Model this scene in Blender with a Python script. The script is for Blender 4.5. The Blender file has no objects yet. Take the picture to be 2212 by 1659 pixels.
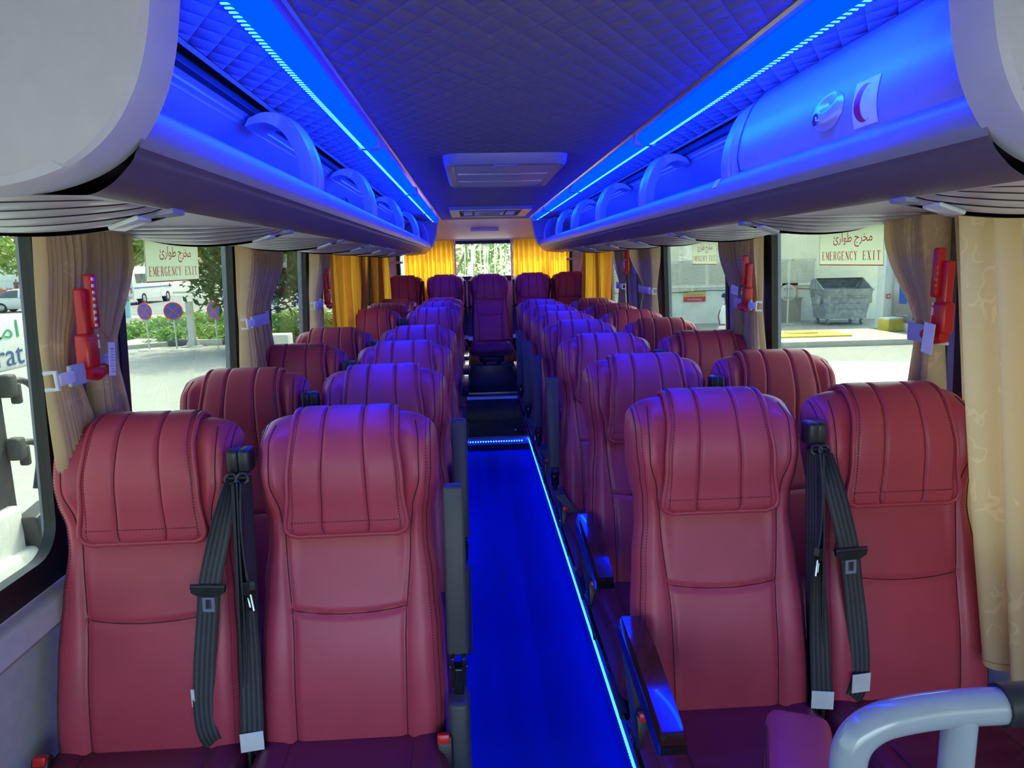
import bpy, bmesh, math, random
from mathutils import Vector, Matrix, Euler
rnd = random.Random(11)
PI = math.pi
scn = bpy.context.scene
COL = scn.collection

# ------------------------------------------------------------------ helpers
def V(*a): return Vector(a)
def lerp(a, b, t): return a + (b - a) * t
def sm(a, b, x):
    t = max(0.0, min(1.0, (x - a) / (b - a)))
    return t * t * (3 - 2 * t)
def interp(tab, x):
    if x <= tab[0][0]: return tab[0][1]
    for (x0, y0), (x1, y1) in zip(tab, tab[1:]):
        if x <= x1:
            t = (x - x0) / (x1 - x0)
            t = t * t * (3 - 2 * t)
            return y0 + (y1 - y0) * t
    return tab[-1][1]
def catmull(P, n):
    """n samples per span through the points P (tuples of any size)"""
    out = []
    for i in range(len(P) - 1):
        p0 = P[max(i - 1, 0)]; p1 = P[i]; p2 = P[i + 1]; p3 = P[min(i + 2, len(P) - 1)]
        for k in range(n):
            t = k / n
            out.append(tuple(0.5 * ((2 * b) + (-a + c) * t + (2 * a - 5 * b + 4 * c - d) * t * t + (-a + 3 * b - 3 * c + d) * t ** 3)
                             for a, b, c, d in zip(p0, p1, p2, p3)))
    out.append(tuple(P[-1]))
    return out

class G:
    """collects shapes for one mesh"""
    def __init__(s): s.v = []; s.f = []; s.m = []
    def add(s, vs, fs, mi=0):
        o = len(s.v)
        s.v.extend([tuple(p) for p in vs])
        s.f.extend([tuple(i + o for i in f) for f in fs]); s.m.extend([mi] * len(fs))
    def box(s, x0, x1, y0, y1, z0, z1, mi=0):
        s.add([(x0, y0, z0), (x1, y0, z0), (x1, y1, z0), (x0, y1, z0), (x0, y0, z1), (x1, y0, z1), (x1, y1, z1), (x0, y1, z1)],
              [(3, 2, 1, 0), (4, 5, 6, 7), (0, 1, 5, 4), (1, 2, 6, 5), (2, 3, 7, 6), (3, 0, 4, 7)], mi)
    def obox(s, c, sz, M=None, mi=0):
        hx, hy, hz = sz[0] / 2, sz[1] / 2, sz[2] / 2
        P = [(-hx, -hy, -hz), (hx, -hy, -hz), (hx, hy, -hz), (-hx, hy, -hz), (-hx, -hy, hz), (hx, -hy, hz), (hx, hy, hz), (-hx, hy, hz)]
        M = M or Matrix.Identity(3)
        s.add([Vector(c) + M @ Vector(p) for p in P], [(3, 2, 1, 0), (4, 5, 6, 7), (0, 1, 5, 4), (1, 2, 6, 5), (2, 3, 7, 6), (3, 0, 4, 7)], mi)
    def rbox(s, c, sz, r=0.01, seg=3, M=None, mi=0):
        bm = bmesh.new(); bmesh.ops.create_cube(bm, size=1.0)
        for v in bm.verts: v.co = Vector((v.co.x * sz[0], v.co.y * sz[1], v.co.z * sz[2]))
        r = min(r, min(sz) * .49)
        bmesh.ops.bevel(bm, geom=list(bm.edges), offset=r, segments=seg, profile=.5, affect='EDGES')
        M = M or Matrix.Identity(3)
        bm.verts.index_update()
        s.add([Vector(c) + M @ v.co for v in bm.verts], [[v.index for v in f.verts] for f in bm.faces], mi)
        bm.free()
    def grid(s, fn, nu, nv, mi=0, mfn=None, closeu=False):
        o = len(s.v)
        for i in range(nu + (0 if closeu else 1)):
            for j in range(nv + 1): s.v.append(tuple(fn(i / nu, j / nv)))
        n = nv + 1
        for i in range(nu):
            i2 = (i + 1) % nu if closeu else i + 1
            for j in range(nv):
                s.f.append((o + i * n + j, o + i2 * n + j, o + i2 * n + j + 1, o + i * n + j + 1))
                s.m.append(mfn(i, j) if mfn else mi)
    def tube(s, path, r, n=8, mi=0, cap=True, closed=False):
        P = [Vector(p) for p in path]; N = len(P)
        rr = r if isinstance(r, (list, tuple)) else [r] * N
        up = None; o = len(s.v)
        for i in range(N):
            a = P[i - 1] if (i or closed) else P[i]; b = P[(i + 1) % N] if (i < N - 1 or closed) else P[i]
            t = b - a
            if t.length < 1e-9: t = Vector((0, 0, 1))
            t.normalize()
            if up is None:
                up = Vector((0, 0, 1)) if abs(t.z) < .9 else Vector((1, 0, 0))
            up = (up - t * up.dot(t))
            if up.length < 1e-6: up = t.orthogonal()
            up.normalize(); sd = t.cross(up)
            for k in range(n):
                a_ = 2 * PI * k / n
                s.v.append(tuple(P[i] + (up * math.cos(a_) + sd * math.sin(a_)) * rr[i]))
        for i in range(N if closed else N - 1):
            i2 = (i + 1) % N
            for k in range(n):
                k2 = (k + 1) % n
                s.f.append((o + i * n + k, o + i * n + k2, o + i2 * n + k2, o + i2 * n + k)); s.m.append(mi)
        if cap and not closed:
            s.f.append(tuple(o + k for k in range(n))[::-1]); s.m.append(mi)
            s.f.append(tuple(o + (N - 1) * n + k for k in range(n))); s.m.append(mi)
    def prism(s, poly, fn0, fn1, mi=0):
        """poly of 2D points; fn0/fn1 map them to the two end faces"""
        n = len(poly)
        s.add([fn0(p) for p in poly] + [fn1(p) for p in poly],
              [tuple(range(n))[::-1], tuple(range(n, 2 * n))] + [(i, (i + 1) % n, n + (i + 1) % n, n + i) for i in range(n)], mi)
    def strip(s, prof, y0, y1, mi=0, closed=False, ny=1):
        """profile of (x,z) points carried along y"""
        n = len(prof); o = len(s.v)
        for k in range(ny + 1):
            y = lerp(y0, y1, k / ny)
            for x, z in prof: s.v.append((x, y, z))
        for k in range(ny):
            for i in range(n if closed else n - 1):
                i2 = (i + 1) % n
                s.f.append((o + k * n + i, o + k * n + i2, o + (k + 1) * n + i2, o + (k + 1) * n + i)); s.m.append(mi)
        if closed:
            s.f.append(tuple(o + i for i in range(n))[::-1]); s.m.append(mi)
            s.f.append(tuple(o + ny * n + i for i in range(n))); s.m.append(mi)
    def cyl(s, a, b, r0, r1=None, n=16, mi=0):
        s.tube([a, b], [r0, r0 if r1 is None else r1], n, mi)
    def ball(s, c, r, nu=14, nv=10, mi=0):
        r = r if isinstance(r, (tuple, list)) else (r, r, r)
        s.grid(lambda u, w: (c[0] + r[0] * math.sin(PI * w) * math.cos(2 * PI * u), c[1] + r[1] * math.sin(PI * w) * math.sin(2 * PI * u),
                             c[2] + r[2] * math.cos(PI * w)), nu, nv, mi)
    def mirror(s):
        g = G(); g.v = [(-x, y, z) for x, y, z in s.v]; g.f = [f[::-1] for f in s.f]; g.m = list(s.m); return g

def mesh(name, g, mats, angle=40, smooth=True):
    me = bpy.data.meshes.new(name)
    me.from_pydata(g.v, [], g.f)
    for m in (mats if isinstance(mats, (list, tuple)) else [mats]): me.materials.append(m)
    me.polygons.foreach_set('material_index', g.m)
    bm = bmesh.new(); bm.from_mesh(me)
    bmesh.ops.remove_doubles(bm, verts=bm.verts, dist=1e-6)
    bmesh.ops.recalc_face_normals(bm, faces=bm.faces)
    bm.to_mesh(me); bm.free()
    if smooth:
        me.polygons.foreach_set('use_smooth', [True] * len(me.polygons))
        me.set_sharp_from_angle(angle=math.radians(angle))
    me.update()
    return me
def link(name, me, parent=None, loc=None):
    o = bpy.data.objects.new(name, me); COL.objects.link(o)
    if parent: o.parent = parent
    if loc is not None: o.location = loc
    return o
def obj(name, g, mats, parent=None, angle=40, smooth=True):
    return link(name, mesh(name, g, mats, angle, smooth), parent)
def tag(o, label, cat, group=None, kind=None):
    o['label'] = label; o['category'] = cat
    if group: o['group'] = group
    if kind: o['kind'] = kind
    return o
def thing(name, label, cat, loc=(0, 0, 0), rotz=0, group=None):
    o = bpy.data.objects.new(name, None); COL.objects.link(o); o.empty_display_size = .1
    o.location = loc; o.rotation_euler = (0, 0, rotz)
    return tag(o, label, cat, group)
def struct(name, g, mats, parent=None, angle=40, smooth=True):
    o = obj(name, g, mats, parent, angle, smooth)
    if parent is None: o['kind'] = 'structure'
    return o

# ------------------------------------------------------------------ materials
class NT:
    def __init__(s, name):
        s.m = bpy.data.materials.new(name); s.m.use_nodes = True
        s.t = s.m.node_tree; s.t.nodes.clear()
        s.out = s.n('ShaderNodeOutputMaterial')
    def n(s, typ, **kw):
        x = s.t.nodes.new(typ)
        for k, v in kw.items(): setattr(x, k, v)
        return x
    def l(s, a, b): s.t.links.new(a, b)
    def math(s, op, a, b=None):
        x = s.n('ShaderNodeMath', operation=op)
        for i, q in enumerate((a, b)):
            if q is None: continue
            if isinstance(q, (int, float)): x.inputs[i].default_value = q
            else: s.l(q, x.inputs[i])
        return x.outputs[0]
    def coord(s, which='Object', scale=None):
        tc = s.n('ShaderNodeTexCoord')
        if scale is None: return tc.outputs[which]
        mp = s.n('ShaderNodeMapping'); mp.inputs['Scale'].default_value = scale
        s.l(tc.outputs[which], mp.inputs['Vector']); return mp.outputs[0]
    def noise(s, vec, scale, detail=3, rough=.5):
        x = s.n('ShaderNodeTexNoise'); x.inputs['Scale'].default_value = scale; x.inputs['Detail'].default_value = detail
        x.inputs['Roughness'].default_value = rough; s.l(vec, x.inputs['Vector']); return x.outputs['Fac']
    def ramp(s, fac, stops):
        x = s.n('ShaderNodeValToRGB'); e = x.color_ramp.elements
        while len(e) > 1: e.remove(e[-1])
        e[0].position = stops[0][0]; e[0].color = (*stops[0][1], 1)
        for p, c in stops[1:]:
            q = e.new(p); q.color = (*c, 1)
        s.l(fac, x.inputs[0]); return x.outputs[0]
    def mixc(s, fac, a, b):
        x = s.n('ShaderNodeMix', data_type='RGBA')
        for q, i in ((fac, 0), (a, 6), (b, 7)):
            if isinstance(q, (int, float)): x.inputs[i].default_value = q
            elif isinstance(q, tuple): x.inputs[i].default_value = (*q, 1)
            else: s.l(q, x.inputs[i])
        return x.outputs[2]
    def bsdf(s, col, rough=.5, metal=0, spec=.5, coat=0):
        b = s.n('ShaderNodeBsdfPrincipled')
        if isinstance(col, tuple): b.inputs['Base Color'].default_value = (*col, 1)
        else: s.l(col, b.inputs['Base Color'])
        b.inputs['Roughness'].default_value = rough; b.inputs['Metallic'].default_value = metal
        b.inputs['Specular IOR Level'].default_value = spec; b.inputs['Coat Weight'].default_value = coat
        return b
    def bump(s, h, b, strength=.3, dist=.002):
        x = s.n('ShaderNodeBump'); x.inputs['Strength'].default_value = strength; x.inputs['Distance'].default_value = dist
        s.l(h, x.inputs['Height']); s.l(x.outputs[0], b.inputs['Normal'])
    def done(s, sh):
        s.l(sh, s.out.inputs['Surface']); return s.m

def plain(name, col, rough=.5, metal=0, spec=.5, coat=0, var=.06, scale=30, bump=0, bscale=300):
    """principled with a slight procedural mottling so no surface is a flat colour"""
    t = NT(name); c = t.coord()
    nz = t.noise(c, scale, 3)
    lo = tuple(max(0, q * (1 - var)) for q in col); hi = tuple(min(1, q * (1 + var)) for q in col)
    b = t.bsdf(t.ramp(nz, [(.3, lo), (.7, hi)]), rough, metal, spec, coat)
    if bump: t.bump(t.noise(c, bscale, 4), b, bump, .001)
    return t.done(b.outputs[0])

def emis(name, col, strength):
    t = NT(name); e = t.n('ShaderNodeEmission'); e.inputs[0].default_value = (*col, 1); e.inputs[1].default_value = strength
    return t.done(e.outputs[0])

def mk_leather(name, col, rough=.42):
    t = NT(name); c = t.coord()
    v = t.n('ShaderNodeTexVoronoi'); v.inputs['Scale'].default_value = 420; t.l(c, v.inputs['Vector'])
    nz = t.noise(c, 12, 3)
    b = t.bsdf(t.ramp(nz, [(.25, tuple(q * .92 for q in col)), (.75, tuple(q * 1.06 for q in col))]), rough, 0, .45)
    t.bump(t.math('ADD', v.outputs['Distance'], t.math('MULTIPLY', t.noise(c, 900, 2), .4)), b, .18, .0008)
    return t.done(b.outputs[0])

def mk_quilt():
    t = NT('quilted_headlining'); tc = t.n('ShaderNodeTexCoord'); sp = t.n('ShaderNodeSeparateXYZ'); t.l(tc.outputs['Object'], sp.inputs[0])
    x, y = sp.outputs[0], sp.outputs[1]
    a = t.math('MULTIPLY', t.math('ADD', x, t.math('MULTIPLY', y, .62)), PI / .062)
    b_ = t.math('MULTIPLY', t.math('SUBTRACT', x, t.math('MULTIPLY', y, .62)), PI / .062)
    h = t.math('POWER', t.math('MULTIPLY', t.math('ABSOLUTE', t.math('SINE', a)), t.math('ABSOLUTE', t.math('SINE', b_))), .45)
    nz = t.noise(tc.outputs['Object'], 60, 4)
    b = t.bsdf(t.ramp(nz, [(.3, (.21, .18, .20)), (.7, (.245, .21, .235))]), .75, 0, .3)
    t.bump(t.math('ADD', h, t.math('MULTIPLY', nz, .08)), b, .75, .007)
    return t.done(b.outputs[0])

def mk_glass(name, tint, streaks=False):
    t = NT(name)
    tr = t.n('ShaderNodeBsdfTransparent'); tr.inputs[0].default_value = (*tint, 1)
    gl = t.n('ShaderNodeBsdfGlossy'); gl.inputs['Roughness'].default_value = .01; gl.inputs[0].default_value = (1, 1, 1, 1)
    lw = t.n('ShaderNodeLayerWeight'); lw.inputs[0].default_value = .5
    fr = t.math('ADD', t.math('MULTIPLY', t.math('POWER', lw.outputs['Facing'], 4.0), .45), .02)
    mx = t.n('ShaderNodeMixShader'); t.l(fr, mx.inputs[0]); t.l(tr.outputs[0], mx.inputs[1]); t.l(gl.outputs[0], mx.inputs[2])
    if not streaks: return t.done(mx.outputs[0])
    c = t.coord('Object', (38, 1, 1.6))
    c2 = t.coord('Object', (95, 1, 5))
    n1 = t.noise(c, 1, 4, .6); n2 = t.noise(c2, 1, 3, .7)
    f = t.math('MULTIPLY', t.math('ADD', n1, t.math('MULTIPLY', n2, .35)), 1.0)
    fac = t.ramp(f, [(.70, (0, 0, 0)), (.76, (.85, .85, .85))])
    d = t.n('ShaderNodeBsdfDiffuse'); d.inputs[0].default_value = (.6, .6, .6, 1)
    tl = t.n('ShaderNodeBsdfTranslucent'); tl.inputs[0].default_value = (.32, .34, .33, 1)
    ad = t.n('ShaderNodeMixShader'); ad.inputs[0].default_value = .8; t.l(d.outputs[0], ad.inputs[1]); t.l(tl.outputs[0], ad.inputs[2])
    m2 = t.n('ShaderNodeMixShader'); t.l(fac, m2.inputs[0]); t.l(mx.outputs[0], m2.inputs[1]); t.l(ad.outputs[0], m2.inputs[2])
    return t.done(m2.outputs[0])

def mk_curtain(name, col, tcol, tw=.4):
    """woven curtain cloth with a paler scrawled motif, letting daylight through"""
    t = NT(name); c = t.coord('Object', (1, 1, .8))
    nz = t.n('ShaderNodeTexNoise'); nz.inputs['Scale'].default_value = 26; nz.inputs['Detail'].default_value = 1; t.l(c, nz.inputs['Vector'])
    line = t.math('ABSOLUTE', t.math('SUBTRACT', nz.outputs['Fac'], .5))
    spot = t.noise(c, 11, 1)
    m1 = t.math('LESS_THAN', line, .030); m2 = t.math('GREATER_THAN', spot, .56)
    mot = t.math('MULTIPLY', t.math('MULTIPLY', m1, m2), .55)
    wv = t.noise(t.coord('Object', (400, 400, 60)), 1, 2)
    base = t.ramp(wv, [(.3, tuple(q * .97 for q in col)), (.7, tuple(q * 1.02 for q in col))])
    cc = t.mixc(mot, base, tuple(min(1, q * 1.5) for q in col))
    b = t.bsdf(cc, .85, 0, .2)
    t.bump(wv, b, .15, .001)
    tl = t.n('ShaderNodeBsdfTranslucent'); tl.inputs[0].default_value = (*tcol, 1)
    mx = t.n('ShaderNodeMixShader'); mx.inputs[0].default_value = tw; t.l(b.outputs[0], mx.inputs[1]); t.l(tl.outputs[0], mx.inputs[2])
    return t.done(mx.outputs[0])

def mk_carpet():
    t = NT('blue_carpet'); c = t.coord(); nz = t.noise(c, 420, 2); n2 = t.noise(c, 5, 3)
    col = t.ramp(nz, [(.3, (.005, .022, .26)), (.7, (.012, .058, .52))])
    b = t.bsdf(t.mixc(t.math('MULTIPLY', n2, .4), col, (.009, .045, .42)), .95, 0, .1)
    t.bump(nz, b, .6, .004)
    return t.done(b.outputs[0])

def mk_paving(name, a, b_, sx=5, sy=10, mortar=(.3, .3, .28)):
    t = NT(name); c = t.coord()
    br = t.n('ShaderNodeTexBrick'); br.inputs['Scale'].default_value = 1.0
    br.inputs['Brick Width'].default_value = 1 / sx; br.inputs['Row Height'].default_value = 1 / sy; br.inputs['Mortar Size'].default_value = .008
    br.inputs['Color1'].default_value = (*a, 1); br.inputs['Color2'].default_value = (*b_, 1); br.inputs['Mortar'].default_value = (*mortar, 1)
    t.l(c, br.inputs['Vector'])
    nz = t.noise(c, .35, 5, .6)
    col = t.mixc(t.math('MULTIPLY', nz, .55), br.outputs['Color'], tuple(q * 1.12 for q in a))
    return t.done(t.bsdf(col, .85, 0, .25).outputs[0])

def mk_leaf(name, col, tcol):
    t = NT(name); oi = t.coord(); nz = t.noise(oi, 3.2, 4, .7)
    c = t.ramp(nz, [(.3, tuple(q * .55 for q in col)), (.55, col), (.75, tuple(min(1, q * 1.5) for q in col))])
    b = t.bsdf(c, .6, 0, .3)
    tl = t.n('ShaderNodeBsdfTranslucent'); tl.inputs[0].default_value = (*tcol, 1)
    mx = t.n('ShaderNodeMixShader'); mx.inputs[0].default_value = .35; t.l(b.outputs[0], mx.inputs[1]); t.l(tl.outputs[0], mx.inputs[2])
    return t.done(mx.outputs[0])

LEATHER = mk_leather('burgundy_leather', (.50, .058, .096), .40)
LEATHER_SHADED = mk_leather('burgundy_leather_shaded', (.15, .016, .042))  # same leather as the backrest, cushion shade put into a darker colour
SEAM = plain('seam_thread', (.085, .014, .024), .8)
STITCH = plain('stitch_thread', (.13, .020, .032), .7)
BLACK = plain('black_plastic', (.018, .018, .021), .38, 0, .5, bump=.1)
GLOSSBLACK = plain('gloss_black_plastic', (.012, .012, .015), .16, 0, .5, .3)
SATIN = plain('satin_charcoal_plastic', (.050, .050, .054), .48, 0, .5, bump=.12)
CHROME = plain('bright_metal', (.72, .72, .74), .16, 1)
STEEL = plain('brushed_steel', (.55, .55, .57), .34, 1)
WEB_A = plain('belt_webbing', (.030, .031, .036), .58, 0, .4, bump=.35, bscale=700)
WEB_B = plain('belt_webbing_rib', (.066, .067, .074), .50, 0, .4, bump=.35, bscale=700)
LABELW = plain('white_label', (.82, .82, .84), .6)
RED = plain('red_plastic', (.62, .010, .014), .28, 0, .5)
RED_BRIGHT = plain('red_button', (.75, .020, .020), .32, 0, .5)  # brighter red plastic for buckle buttons and tail lamps
WOOD = plain('dark_wood_lacquer', (.045, .014, .010), .14, 0, .6, .6, .4, 60)
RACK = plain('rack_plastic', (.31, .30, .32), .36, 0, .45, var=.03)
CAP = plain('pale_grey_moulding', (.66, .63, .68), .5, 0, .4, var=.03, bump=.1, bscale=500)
SKIRT = plain('rack_skirt_shaded', (.17, .13, .145), .4, 0, .4, var=.03)  # rack plastic darkened and reddened: shade and seat bounce put into the colour
SLOTDARK = plain('slot_black', (.012, .012, .015), .6)
CONSOLE = plain('console_silver', (.62, .62, .64), .30, .35, .6)
LENSW = plain('milky_lens', (.75, .78, .75), .25, 0, .5)
WALLP = plain('grey_trim_panel', (.58, .57, .62), .55, 0, .4, bump=.1)
PILLAR = plain('slate_pillar', (.33, .34, .45), .55, 0, .4, bump=.1)
REARP = plain('rose_grey_moulding', (.76, .66, .62), .5, 0, .4, var=.03)
FRIT = plain('black_window_frame', (.010, .010, .012), .45)
QUILT = mk_quilt()
CARPET = mk_carpet()
FLOORG = plain('speckled_floor_vinyl', (.26, .26, .27), .5, 0, .4, var=.3, scale=260)
DARKFLOOR = plain('dark_wood_vinyl', (.035, .026, .026), .30, 0, .5, var=.35, scale=22)
ALU = plain('aluminium_nosing', (.62, .63, .66), .3, 1)
GLASS_L = mk_glass('tinted_window_glass', (.485, .52, .45))
GLASS_REAR = mk_glass('streaky_rear_glass', (.72, .74, .68), True)
CURT = mk_curtain('beige_curtain_cloth', (.68, .50, .31), (.95, .72, .42), .42)
CURT_Y = mk_curtain('golden_curtain_cloth', (.80, .40, .06), (1.0, .50, .03), .70)
HOLDER = plain('pale_holder_plastic', (.42, .45, .60), .45)
SILVERPAINT = plain('grey_enamel_tube', (.36, .40, .46), .18, 0, .6, .5, var=.03)
HEM = plain('hem_thread', (.42, .29, .16), .8)
CABLE = plain('black_cable', (.012, .012, .02), .5)
LED_LENS = emis('blue_led_lens', (.0, .0040, 1.0), 17)
LED_DOT = emis('blue_led_diode', (.006, .045, 1.0), 22)
LED_SIDE = emis('blue_led_edge', (.005, .045, 1.0), 20)

# ------------------------------------------------------------------ coach frame. x right, y to the rear, z up, aisle floor z = 0
CEIL = 2.03
WT = 1.70          # window head
WB = .965          # window foot
def hw(z): return 1.06 + max(0, (WT - z)) * .045
RY0, RY1 = .95, 7.27   # rack ends

def floors():
    g = G(); g.box(-.335, .315, -1.3, 5.955, -.04, 0); struct('floor', g, CARPET)
    g = G(); g.box(-1.13, -.335, .55, 7.9, -.05, .10); struct('floor_platform', g, FLOORG)
    g = G(); g.box(.315, 1.13, .55, 7.9, -.05, .11); struct('floor_platform', g, FLOORG)
    g = G(); g.box(-1.13, -.335, -1.3, .55, -.06, -.01); g.box(.315, 1.13, -1.3, .55, -.06, -.01); struct('floor_front', g, FLOORG)
    # ceiling headlining, roof skin
    g = G(); g.box(-.672, .672, -.75, 7.30, CEIL, CEIL + .03); struct('ceiling', g, QUILT)
    g = G(); g.box(-1.14, 1.14, -1.35, 8.1, 2.16, 2.2); struct('roof', g, WALLP)
    # cab: unseen header over the windscreen, put in to block daylight, dashboard below it
    g = G(); g.box(-1.12, 1.12, -1.35, -.72, 1.66, 2.16); g.box(-1.12, 1.12, -1.36, -1.30, -.06, .80); g.rbox((0, -1.12, .66), (2.1, .36, .22), .06); struct('wall_front', g, WALLP)
    f = G(); f.box(-1.08, 1.08, -1.34, -1.31, .80, .84); f.box(-1.08, 1.08, -1.34, -1.31, 1.62, 1.66); f.box(-1.08, -1.02, -1.34, -1.31, .8, 1.66); f.box(1.02, 1.08, -1.34, -1.31, .8, 1.66)
    w = struct('window_14', f, FRIT); p = G(); p.box(-1.03, 1.03, -1.328, -1.322, .83, 1.63); obj('pane', p, mk_glass('windscreen_glass', (.95, .97, .95)), w)
floors()

WIN_L = [(-1.15, 1.60), (1.92, 2.86), (3.30, 4.08), (4.46, 5.40), (5.80, 6.50), (6.90, 7.42)]
WIN_R = [(-1.15, 1.69), (1.77, 2.87), (3.34, 4.50), (4.80, 5.20), (5.58, 6.36), (6.56, 7.22)]
def side(s, wins, nm):
    g = G()
    def slab(y0, y1, z0, z1, mi=0, t=.05):
        poly = [(hw(z0), z0), (hw(z0) + t, z0), (hw(z1) + t, z1), (hw(z1), z1)]
        g.prism(poly, lambda p: (s * p[0], y0, p[1]), lambda p: (s * p[0], y1, p[1]), mi)
    slab(-1.3, 8.05, -.35, WB - .04); slab(-1.3, 8.05, WT, 2.18)
    # ledge under the windows
    g.prism([(hw(.93) - .045, .86), (hw(.93) + .02, .80), (hw(.93) + .02, .915), (hw(.93) - .035, .905)], lambda p: (s * p[0], -1.2, p[1]), lambda p: (s * p[0], 8.0, p[1]))
    ys = [-1.3] + [y for w in wins for y in w] + [8.05]
    for a, b in zip(ys[0::2], ys[1::2]):
        if b - a > .02: slab(a, b, WB - .04, WT, 1)
    struct('wall_' + nm, g, [WALLP, PILLAR])
    for i, (a, b) in enumerate(wins):
        f = G(); t = .05
        def bar(y0, y1, z0, z1):
            poly = [(hw(z0) - .006, z0), (hw(z0) + .02, z0), (hw(z1) + .02, z1), (hw(z1) - .006, z1)]
            f.prism(poly, lambda p: (s * p[0], y0, p[1]), lambda p: (s * p[0], y1, p[1]))
        bar(a, b, WB - .045, WB + .02); bar(a, b, WT - .012, WT + .004); bar(a - .012, a + .025, WB - .045, WT); bar(b - .04, b + .03, WB - .045, WT)
        for yy, sg in ((a + .025, 1), (b - .04, -1)):     # rounded lower corners
            P = [(0, 0), (.07, 0)] + [(.07 - .07 * math.sin(q * PI / 12), .07 - .07 * math.cos(q * PI / 12)) for q in range(7)]
            f.prism(P, lambda p: (s * (hw(WB + .02 + p[1]) - .006), yy + sg * p[0], WB + .02 + p[1]), lambda p: (s * (hw(WB + .02 + p[1]) + .02), yy + sg * p[0], WB + .02 + p[1]))
        w = struct('window_%d' % (i + (1 if s < 0 else 7)), f, FRIT)
        p = G(); p.prism([(hw(WB) + .004, WB - .01), (hw(WB) + .009, WB - .01), (hw(WT) + .009, WT + .002), (hw(WT) + .004, WT + .002)],
                         lambda q: (s * q[0], a, q[1]), lambda q: (s * q[0], b, q[1]))
        obj('pane', p, GLASS_L, w)
side(-1, WIN_L, 'left'); side(1, WIN_R, 'right')

# trim between ceiling and walls, behind the racks
# ------------------------------------------------------------------ aisle steps
g = G(); g.box(-.335, .315, 5.955, 6.62, -.03, .1095); g.box(-.335, .315, 6.62, 8.0, -.03, .345); g.box(-1.13, 1.13, 6.98, 8.0, .10, .340)
struct('floor_step', g, DARKFLOOR)
st = thing('step_nosing', 'aluminium nosing with blue lights on the first aisle step', 'step trim', (0, 5.95, .11))
g = G(); g.box(-.335, .335, -.012, .004, -.055, .004); g.box(-.335, .335, -.012, .035, .0, .006); obj('nosing', g, ALU, st)
g = G()
for k in range(24):
    x = -.27 + k * .0222; g.box(x - .005, x + .005, -.016, -.012, -.032, -.022)
obj('step_light', g, LED_DOT, st)
for y, z, lb in ((6.615, .345, 'second aisle step'), (6.83, .345, 'foot of the middle back seat')):
    g = G(); g.box(-.335, .335, y - .012, y + .03, z - .02, z + .006); tag(obj('step_nosing', g, ALU), 'bright metal edge strip across the aisle at the ' + lb, 'step trim')
g = G(); g.box(-.30, .27, 6.02, 6.58, .1100, .1125); tag(obj('floor_hatch', g, GLOSSBLACK), 'dark glossy hatch plate in the tread of the first aisle step', 'hatch')
g = G()
g.ball((.20, 6.22, .114), (.012, .012, .004), 10, 6); tag(obj('hatch_knob', g, CHROME), 'small bright knob on the dark hatch plate of the aisle step', 'knob')
g = G(); g.rbox((.02, 6.90, .48), (.50, .05, .268), .01); tag(obj('seat_plinth', g, DARKFLOOR), 'dark plinth under the middle seat of the back row', 'plinth')
# side sill with LED rope, right of the aisle
st = thing('floor_light_strip', 'blue light strip along the platform edge right of the aisle', 'light strip', (.315, .55, .03))
g = G(); g.strip([(0, -.03), (-.012, -.03), (-.012, .07), (0, .083), (.05, .083), (.05, .079)], 0, 5.4); obj('sill', g, ALU, st)
g = G()
for k in range(360):
    y = .03 + k * .0149; g.box(-.018, -.012, y, y + .0065, .054, .061)
obj('diode_rope', g, LED_SIDE, st)
st = thing('floor_light_strip', 'blue light strip along the platform edge left of the aisle', 'light strip', (-.335, .55, .03))
g = G(); g.strip([(0, -.03), (.012, -.03), (.012, .055), (0, .073), (-.05, .073), (-.05, .069)], 0, 5.4); obj('sill', g, ALU, st)
g = G()
for k in range(360):
    y = .03 + k * .0149; g.box(.012, .018, y, y + .0085, .042, .052)
obj('diode_rope', g, LED_SIDE, st)

# ------------------------------------------------------------------ ceiling lights
def ceiling_strip(s, nm):
    st = thing('ceiling_light_strip', 'blue LED strip light running along the ceiling above the %s seats' % nm, 'light strip', (0, 0, 0))
    g = G(); pr = [(s * .452, CEIL), (s * .456, CEIL - .022), (s * .486, CEIL - .036), (s * .516, CEIL - .022), (s * .522, CEIL)]
    g.strip(pr, 1.04, 7.14, 0, ny=8)
    for k in range(300):
        y = 1.05 + k * .0202
        a = Vector((s * .504, y, CEIL - .0290)); 
        g.box(a.x - .009, a.x + .009, y, y + .0055, a.z - .0012, a.z + .0005, 1)
    obj('lens', g, [LED_LENS, LED_DOT], st)
    g = G(); g.strip([(s * .430, CEIL), (s * .434, CEIL - .006), (s * .450, CEIL - .008), (s * .453, CEIL)], 1.02, 7.16, closed=True); obj('trim_rail', g, CHROME, st)
    g = G()
    for y in (1.05, 2.6, 4.3, 5.9, 6.8): g.rbox((s * .486, y, CEIL - .018), (.086, .02, .036), .01)
    obj('joint_clip', g, RACK, st)
ceiling_strip(-1, 'left'); ceiling_strip(1, 'right')
for s in (-1, 1):      # added area lights below the strip lenses, extra blue aimed outwards at the racks
    L = bpy.data.lights.new('strip_boost', 'AREA'); L.shape = 'RECTANGLE'; L.size = .04; L.size_y = 5.2; L.energy = 46; L.color = (.0, .022, 1.0)
    o = bpy.data.objects.new('strip_boost', L); COL.objects.link(o); o.location = (s * .506, 3.75, CEIL - .042); o.rotation_euler = (0, -s * 1.0, 0)

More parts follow.
